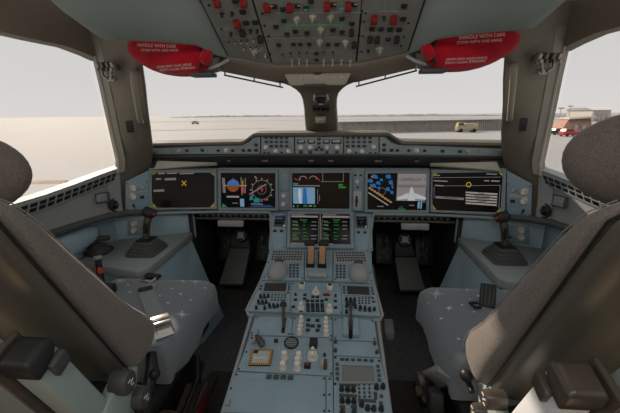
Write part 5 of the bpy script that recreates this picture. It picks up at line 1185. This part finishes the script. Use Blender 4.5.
    if s < 0:
        bl, P_ = strip([(145.6, 291), (148.6, 298), (152, 306), (155.4, 314), (158.6, 322), (162.4, 331), (165, 338)], .055, 'lap_belt', 'belt', seat)
        d = P_[-1]-P_[0]
        buckle(P_[0], d, 'belt_end', .052, .022, .008, 'dark', bl)
        o, f_ = buckle(P_[4], d, 'belt_slide', .068, .024, .012, 'metal', bl); buckle(P_[4]+d.normalized()*.03, d, 'belt_slide', .066, .013, .010, 'metal', bl)
        p = hitc(152.6, 279, .002); o, f_ = buckle(p, V((.15, 1, 0)), 'belt_buckle', .070, .030, .014, 'dark', seat); 
        b = MB(); b.tube([f_.P(-.028, -.014, .012), f_.P(-.022, -.045, .008), f_.P(.022, -.045, .008), f_.P(.028, -.014, .012)], .004, 6); b.box(f_.M(0, -.03, .006), .026, .016, .006, .002); obj('buckle_tongue', b, 'metal', o)
        strip([(152, 284), (151, 288), (149.6, 292)], .040, 'crotch_strap', 'belt', seat, .002)
    else:
        p = hitc(487, 306, .002) or X(.60, .86, .668)
        b = MB(); q0, q1 = p, p+V((.030, .035, .055)); f_ = Fr(q0, V((1, -.5, .1)), q1-q0)
        b.box(f_.M(0, .035, 0), .052, .085, .020, .005, 3); bk = obj('belt_buckle', b, 'dark', seat)
        b = MB()
        for i in range(4): b.box(f_.M(-.018+.012*i, .035, .011), .004, .07, .004, .001, 1)
        obj('buckle_ribs', b, 'dgrey', bk)
        b = MB(); b.tube([p+V((-.03, -.02, .004)), p+V((-.055, -.03, .008)), p+V((-.06, -.0, .008)), p+V((-.03, .01, .004))], .005, 6); obj('buckle_ring', b, 'black', bk)
        # grey mechanism cover and control head by the seat base
        b = MB(); b.rings([[at(x, y, x=.385) for x, y in ((417, 373), (436, 364), (438, 371), (420, 376))], [at(x, y, x=.385)+V((.05, 0, -.03)) for x, y in ((417, 373), (436, 364), (442, 374), (422, 382))]]); b._bev(list(b.bm.verts), .004, 2); obj('cover_plate', b, 'grey', seat)
        b = MB(); b.box(T(*at(424, 392, x=.37)) @ Matrix.Rotation(.5, 4, 'X') @ Matrix.Rotation(.3, 4, 'Z'), .05, .075, .055, .010, 2); obj('control_head', b, 'black', seat); b = MB(); b.box(T(*at(435, 402, x=.375)) @ Matrix.Rotation(-.3, 4, 'X'), .04, .05, .07, .008, 2); obj('control_base', b, 'dark', seat)

        b = MB(); b.box(T(*at(421, 379, x=.35)), .02, .05, .016, .004); b.box(T(*at(419, 391, x=.345)), .02, .03, .016, .004); obj('control_keys', b, 'bronze', seat)
        b = MB(); b.ell(T(*at(466.4, 375.4, x=.395)), .015, .017, .015, 1, 14, 10); b.tube([at(466.4, 377, x=.40), at(472, 392, x=.40)], .007, 8); obj('lever_knob', b, 'black', seat, 60)

# ------------------------------------------------------------------ the snowy apron outside
GZ = -4.65
snow = mat('snow_ground', (.375, .375, .38), .85, noise=.05, scale=.03)
b = MB(); b.poly([(-1500, 20, GZ), (1500, 20, GZ), (1500, 2500, GZ), (-1500, 2500, GZ)]); b.poly([(-1500, -300, GZ), (1500, -300, GZ), (1500, 20, GZ), (-1500, 20, GZ)]); o = obj('snow_apron', b, snow); o['kind'] = 'structure'
M['dirt'] = mat('dirty_snow', (.52, .42, .34), .9, noise=.25, scale=.4)
M['fence'] = mat('fence_taupe', (.46, .42, .37), .8, noise=.2, scale=.6)
M['far'] = mat('far_treeline', (.70, .685, .67), .9, noise=.12, scale=.05)
M['farb'] = mat('far_building', (.50, .47, .44), .8)
M['truck'] = mat('truck_yellow', (.40, .34, .20), .5)
M['car'] = mat('car_red', (.42, .06, .05), .35)
M['brickred'] = mat('brick_red_ramp', (.38, .22, .17), .8, noise=.2, scale=1.2)
M['steel'] = mat('dark_glass', (.05, .055, .06), .2)
def gp(px, py): return at(px, py, z=GZ)
# dirty snow bank in the left side window
a, c = gp(-60, 186.6), gp(64, 183.4); a2, c2 = gp(-60, 180), gp(70, 182)
b = MB(); b.rings([[p, p+V((0, 0, 0))+(q-p)*.5+V((0, 0, .25)), q] for p, q in ((a, a2), (a.lerp(c, .5), a2.lerp(c2, .5)), (c, c2))]); o = obj('snow_bank', b, 'dirt'); tag(o, 'low brown bank of dirty snow outside the left side window', 'snow bank')
# long jet blast fence
P0, P1 = gp(338, 133.5), gp(503, 130); 
bf = thing('blast_fence', 'long low taupe blast fence across the snow beyond the right windshield', 'fence', P0)
h0 = 3.3; dv = (P1-P0); n_ = V((-dv.y, dv.x, 0)).normalized()
z0, z1 = 3.4, 3.6
b = MB(); b.rings([[p, p+n_*1.2, p+n_*1.6+V((0, 0, h)), p+n_*1.45+V((0, 0, h))] for p, h in ((P0, z0), (P1, z1))]); obj('deflector_panel', b, 'fence', bf)
b = MB()
for i in range(70):
    p = P0.lerp(P1, (i+.5)/70); b.box(T(*(p-n_*.1+V((0, 0, 1.7)))), .12, .4, 3.4)
obj('ribs', b, mat('fence_rib', (.36, .33, .29), .8), bf)
b = MB(); b.rings([[p-n_*.2+V((0, 0, h)), p+n_*1.8+V((0, 0, h)), p+n_*1.8+V((0, 0, h+.25)), p-n_*.2+V((0, 0, h+.25))] for p, h in ((P0, z0), (P1, z1))]); obj('top_rail', b, 'farb', bf)
def vehicle(name, label, cat, p, length, w, h, body, cabh, cabf=(.1, .6), head=0.0):
    t = thing(name, label, cat, p)
    m = Matrix.Translation(p) @ Matrix.Rotation(head, 4, 'Z')
    b = MB(); b.box(m, length, w, h*.5, .12, 2, h*.18); obj('body', b, body, t)
    x0, x1 = -length/2+length*cabf[0], -length/2+length*cabf[1]
    b = MB(); b.rings([[m @ V((x0+(x1-x0)*q, y, z)) for q, y, z in ((0, -w*.46, h*.66), (1, -w*.46, h*.66), (1, w*.46, h*.66), (0, w*.46, h*.66))], [m @ V((x0+(x1-x0)*q, y, z)) for q, y, z in ((.12, -w*.40, h), (.85, -w*.40, h), (.85, w*.40, h), (.12, w*.40, h))]]); cb = obj('cab', b, body, t)
    b = MB(); 
    for sgn in (-1, 1): b.prism([m @ V((x0+(x1-x0)*q, sgn*w*k, z)) for q, k, z in ((.1, .455, h*.72), (.9, .455, h*.72), (.8, .415, h*.95), (.16, .415, h*.95))], (m.to_3x3() @ V((0, sgn*.03, 0))))
    obj('side_window', b, 'steel', cb)
    for x in (-.32, .32):
        for sgn in (-1, 1):
            b = MB(); q = m @ V((length*x, sgn*w*.44, h*.2)); q2 = m @ V((length*x, sgn*w*.52, h*.2)); b.lathe(axisM(q, q2), [(h*.2, 0), (h*.2, (q2-q).length), (h*.1, (q2-q).length+.02)], 16); obj('wheel', b, 'black', t)
    return t
p = gp(466, 130) ; t = vehicle('snow_truck', 'yellowish truck standing by the right end of the blast fence', 'truck', gp(466, 132.2), 6.4, 2.4, 3.0, 'truck', 3, (.02, .35))
b = MB(); m = Matrix.Translation(gp(466, 132.2)+V((1.2, 0, 0))); b.box(m, 3.6, 2.3, 1.3, .1, 1, 1.5); obj('cargo_box', b, 'dirt', t)
vehicle('pickup_truck', 'red pickup outside the right side window, behind the dark car', 'pickup', gp(570, 136.4), 5.0, 2.0, 1.9, 'car', 1, (.05, .55), .15)
vehicle('car', 'dark red-black car parked outside the right side window', 'car', gp(556.5, 134.6), 4.2, 1.9, 1.7, 'steel', 1, (.2, .8), .15)
rp = thing('brick_ramp_building', 'red-brown sloped building behind the parked vehicles', 'building', gp(574, 131))
a, c = gp(561, 131.6), gp(592, 131)
dd = (c-a); up = V((0, 0, 4.2)); bk = V((4, 14, 0))
b = MB(); b.rings([[a, c, c+bk, a+bk], [a+dd*.28+up*.9+bk*.2, c+up+bk*.2, c+up+bk*.8, a+dd*.28+up*.9+bk*.8]]); obj('walls', b, 'brickred', rp)
b = MB(); b.rings([[a+dd*.24+up*.88+bk*.1, c+up*.99+V((1, 0, 0)), c+up*.99+bk, a+dd*.24+up*.88+bk], [a+dd*.3+up*1.0+bk*.2, c+up*1.12, c+up*1.12+bk*.8, a+dd*.3+up*1.0+bk*.8]]); obj('roof', b, 'farb', rp)
b = MB(); [b.box(T(*(a.lerp(c, q)+V((0, -.1, 1.2)))), .9, .2, 1.4) for q in (.45, .7)]; obj('doors', b, 'fence', rp)
for x, w, h, y, lb in ((600, 18, 7, 121.5, 'low grey hangar with dark doors outside the right side window'), (548, 11, 5, 119.6, 'pale flat shed left of the red-brown building')):
    p0, p1 = gp(x-w/2, y), gp(x+w/2, y); t = thing('hangar', lb, 'building', (p0+p1)/2)
    b = MB(); b.rings([[p0, p1, p1+V((0, 25, 0)), p0+V((0, 25, 0))], [p+V((0, 0, h)) for p in (p0, p1, p1+V((0, 25, 0)), p0+V((0, 25, 0)))]]); obj('walls', b, 'farb', t)
    b = MB(); b.rings([[p+V((0, 0, h)) for p in (p0+V((-1, -1, 0)), p1+V((1, -1, 0)), p1+V((1, 26, 0)), p0+V((-1, 26, 0)))], [(p0+p1)/2+V(q)+V((0, 12, h+1.6)) for q in ((-w*.4, -8, 0), (w*.4, -8, 0), (w*.4, 8, 0), (-w*.4, 8, 0))]]); obj('roof', b, 'far', t)
    b = MB()
    for k in range(4): c = p0.lerp(p1, (k+.5)/4); b.box(T(*(c+V((0, -.2, h*.4)))), (p1-p0).length/6, .4, h*.75)
    obj('doors', b, 'fence', t)
# light masts
for x, y, top, lb in ((557.5, 128, 109, 'thin lamp mast outside the right side window, left of the red-brown building'), (567, 126, 107, 'thin lamp mast rising behind the red-brown building')):
    p = gp(x, y); d = (p-CAM).dot(CF); h = (y-top)/340*d
    t = thing('lamp_mast', lb, 'mast', p); b = MB(); b.tube([p, p+V((0, 0, h))], [.22, .12], 8); obj('mast', b, 'fence', t)
    b = MB(); b.box(T(*(p+V((0, 0, h)))), 2.2, .4, .5, .05); obj('lamp_head', b, 'fence', t)
# distant tree lines on the horizon
for (x0, x1, d, h, lb) in ((170, 304, 900, 9, 'pale distant tree line on the horizon left of the centre post'), (338, 512, 700, 9, 'pale distant tree line on the horizon beyond the blast fence'), (530, 640, 520, 9, 'pale distant tree line outside the right side window')):
    b = MB(); rows = []; n = 60
    for i in range(n+1):
        px = x0+(x1-x0)*i/n; dr = ray(px, 116); dr.z = 0; dr.normalize(); p = V((CAM.x, CAM.y, 0))+dr*d; hh = .6*h*(.35+.65*random.random())*(.4+.6*math.sin(math.pi*i/n)); q = dr*14
        rows.append([V((p.x, p.y, GZ)), V((p.x, p.y, GZ+hh)), V((p.x+q.x, p.y+q.y, GZ+hh*.8)), V((p.x+q.x, p.y+q.y, GZ))])
    b.rings(rows); o = obj('treeline', b, 'far'); o['kind'] = 'stuff'; o['label'] = lb; o['category'] = 'trees'
# cleared strips in the snow
for k, (pts, lb) in enumerate(((((150, 121.4), (304, 119.6), (304, 120.6), (150, 122.6)), 'grey ploughed strip far across the snow, left windshield'), (((150, 130), (270, 127.6), (270, 128.4), (150, 131.2)), 'thin grey ploughed strip nearer in the left windshield'), (((340, 118.4), (505, 117.4), (505, 118.6), (340, 119.8)), 'grey cleared taxiway strip beyond the blast fence'))):
    b = MB(); b.prism([gp(*p) for p in pts], (0, 0, .06)); o = obj('ploughed_strip', b, mat('ploughed_%d' % k, (.33, .345, .365), .9, noise=.1, scale=.1)); tag(o, lb, 'strip')
p = gp(195.5, 124.2); vehicle('service_van', 'tiny grey van far out on the snow, left windshield', 'van', p, 4.6, 1.9, 2.0, 'fence', 1, (.1, .9))

# ------------------------------------------------------------------ light
w = bpy.data.worlds.new('overcast_sky'); SC.world = w; w.use_nodes = True; nt = w.node_tree
bg = nt.nodes['Background']; tc = nt.nodes.new('ShaderNodeTexCoord'); sp = nt.nodes.new('ShaderNodeSeparateXYZ'); rp_ = nt.nodes.new('ShaderNodeValToRGB')
nt.links.new(tc.outputs['Generated'], sp.inputs[0]); nt.links.new(sp.outputs['Z'], rp_.inputs['Fac']); nt.links.new(rp_.outputs['Color'], bg.inputs['Color'])
rp_.color_ramp.elements[0].position = 0; rp_.color_ramp.elements[0].color = (.74, .70, .68, 1)
rp_.color_ramp.elements[1].position = .5; rp_.color_ramp.elements[1].color = (.61, .61, .61, 1)
e = rp_.color_ramp.elements.new(.08); e.color = (.69, .675, .665, 1)
bg.inputs['Strength'].default_value = 1.0
sl = bpy.data.lights.new('sun', 'SUN'); sl.energy = 4.6; sl.color = (1.0, .83, .66); sl.angle = R_(1.5)
so = bpy.data.objects.new('sun', sl); COL.objects.link(so)
SUN_FROM = V((-.582, .669, .462)).normalized()
so.rotation_euler = SUN_FROM.to_track_quat('Z', 'Y').to_euler()
def dome(x, y, z, tx, ty, tz, e, col, sz):  # unseen area lamp added for its light alone
    l = bpy.data.lights.new('dome_light', 'AREA'); l.energy = e; l.color = col; l.size = sz; l.shape = 'DISK'
    o = bpy.data.objects.new('dome_light', l); COL.objects.link(o); o.location = (x, y, z)
    o.rotation_euler = (V((x, y, z))-V((tx, ty, tz))).to_track_quat('Z', 'Y').to_euler()
for s in (-1, 1): dome(s*.5, -.35, 1.85, s*.35, 1.2, .6, 3.0, (1.0, .95, .88), .3)  # ceiling fill added out of view behind the camera, next line too
dome(0, -.5, 1.95, 0, 1.3, .9, 3.0, (1.0, .95, .88), .3)
for s in (-1, 1): dome(s*.62, .05, .25, s*.55, .45, 1.0, .32, (1.0, .62, .32), .25)  # low warm lamps added to throw a streak on the seat shells

vs = SC.view_settings; vs.view_transform = 'Standard'; vs.look = 'None'; vs.gamma = 1.0; vs.use_curve_mapping = False; vs.exposure = 0.0
SC.display_settings.display_device = 'sRGB'
SC.cycles.use_denoising = True; SC.cycles.max_bounces = 8; SC.cycles.transparent_max_bounces = 12; SC.cycles.diffuse_bounces = 5
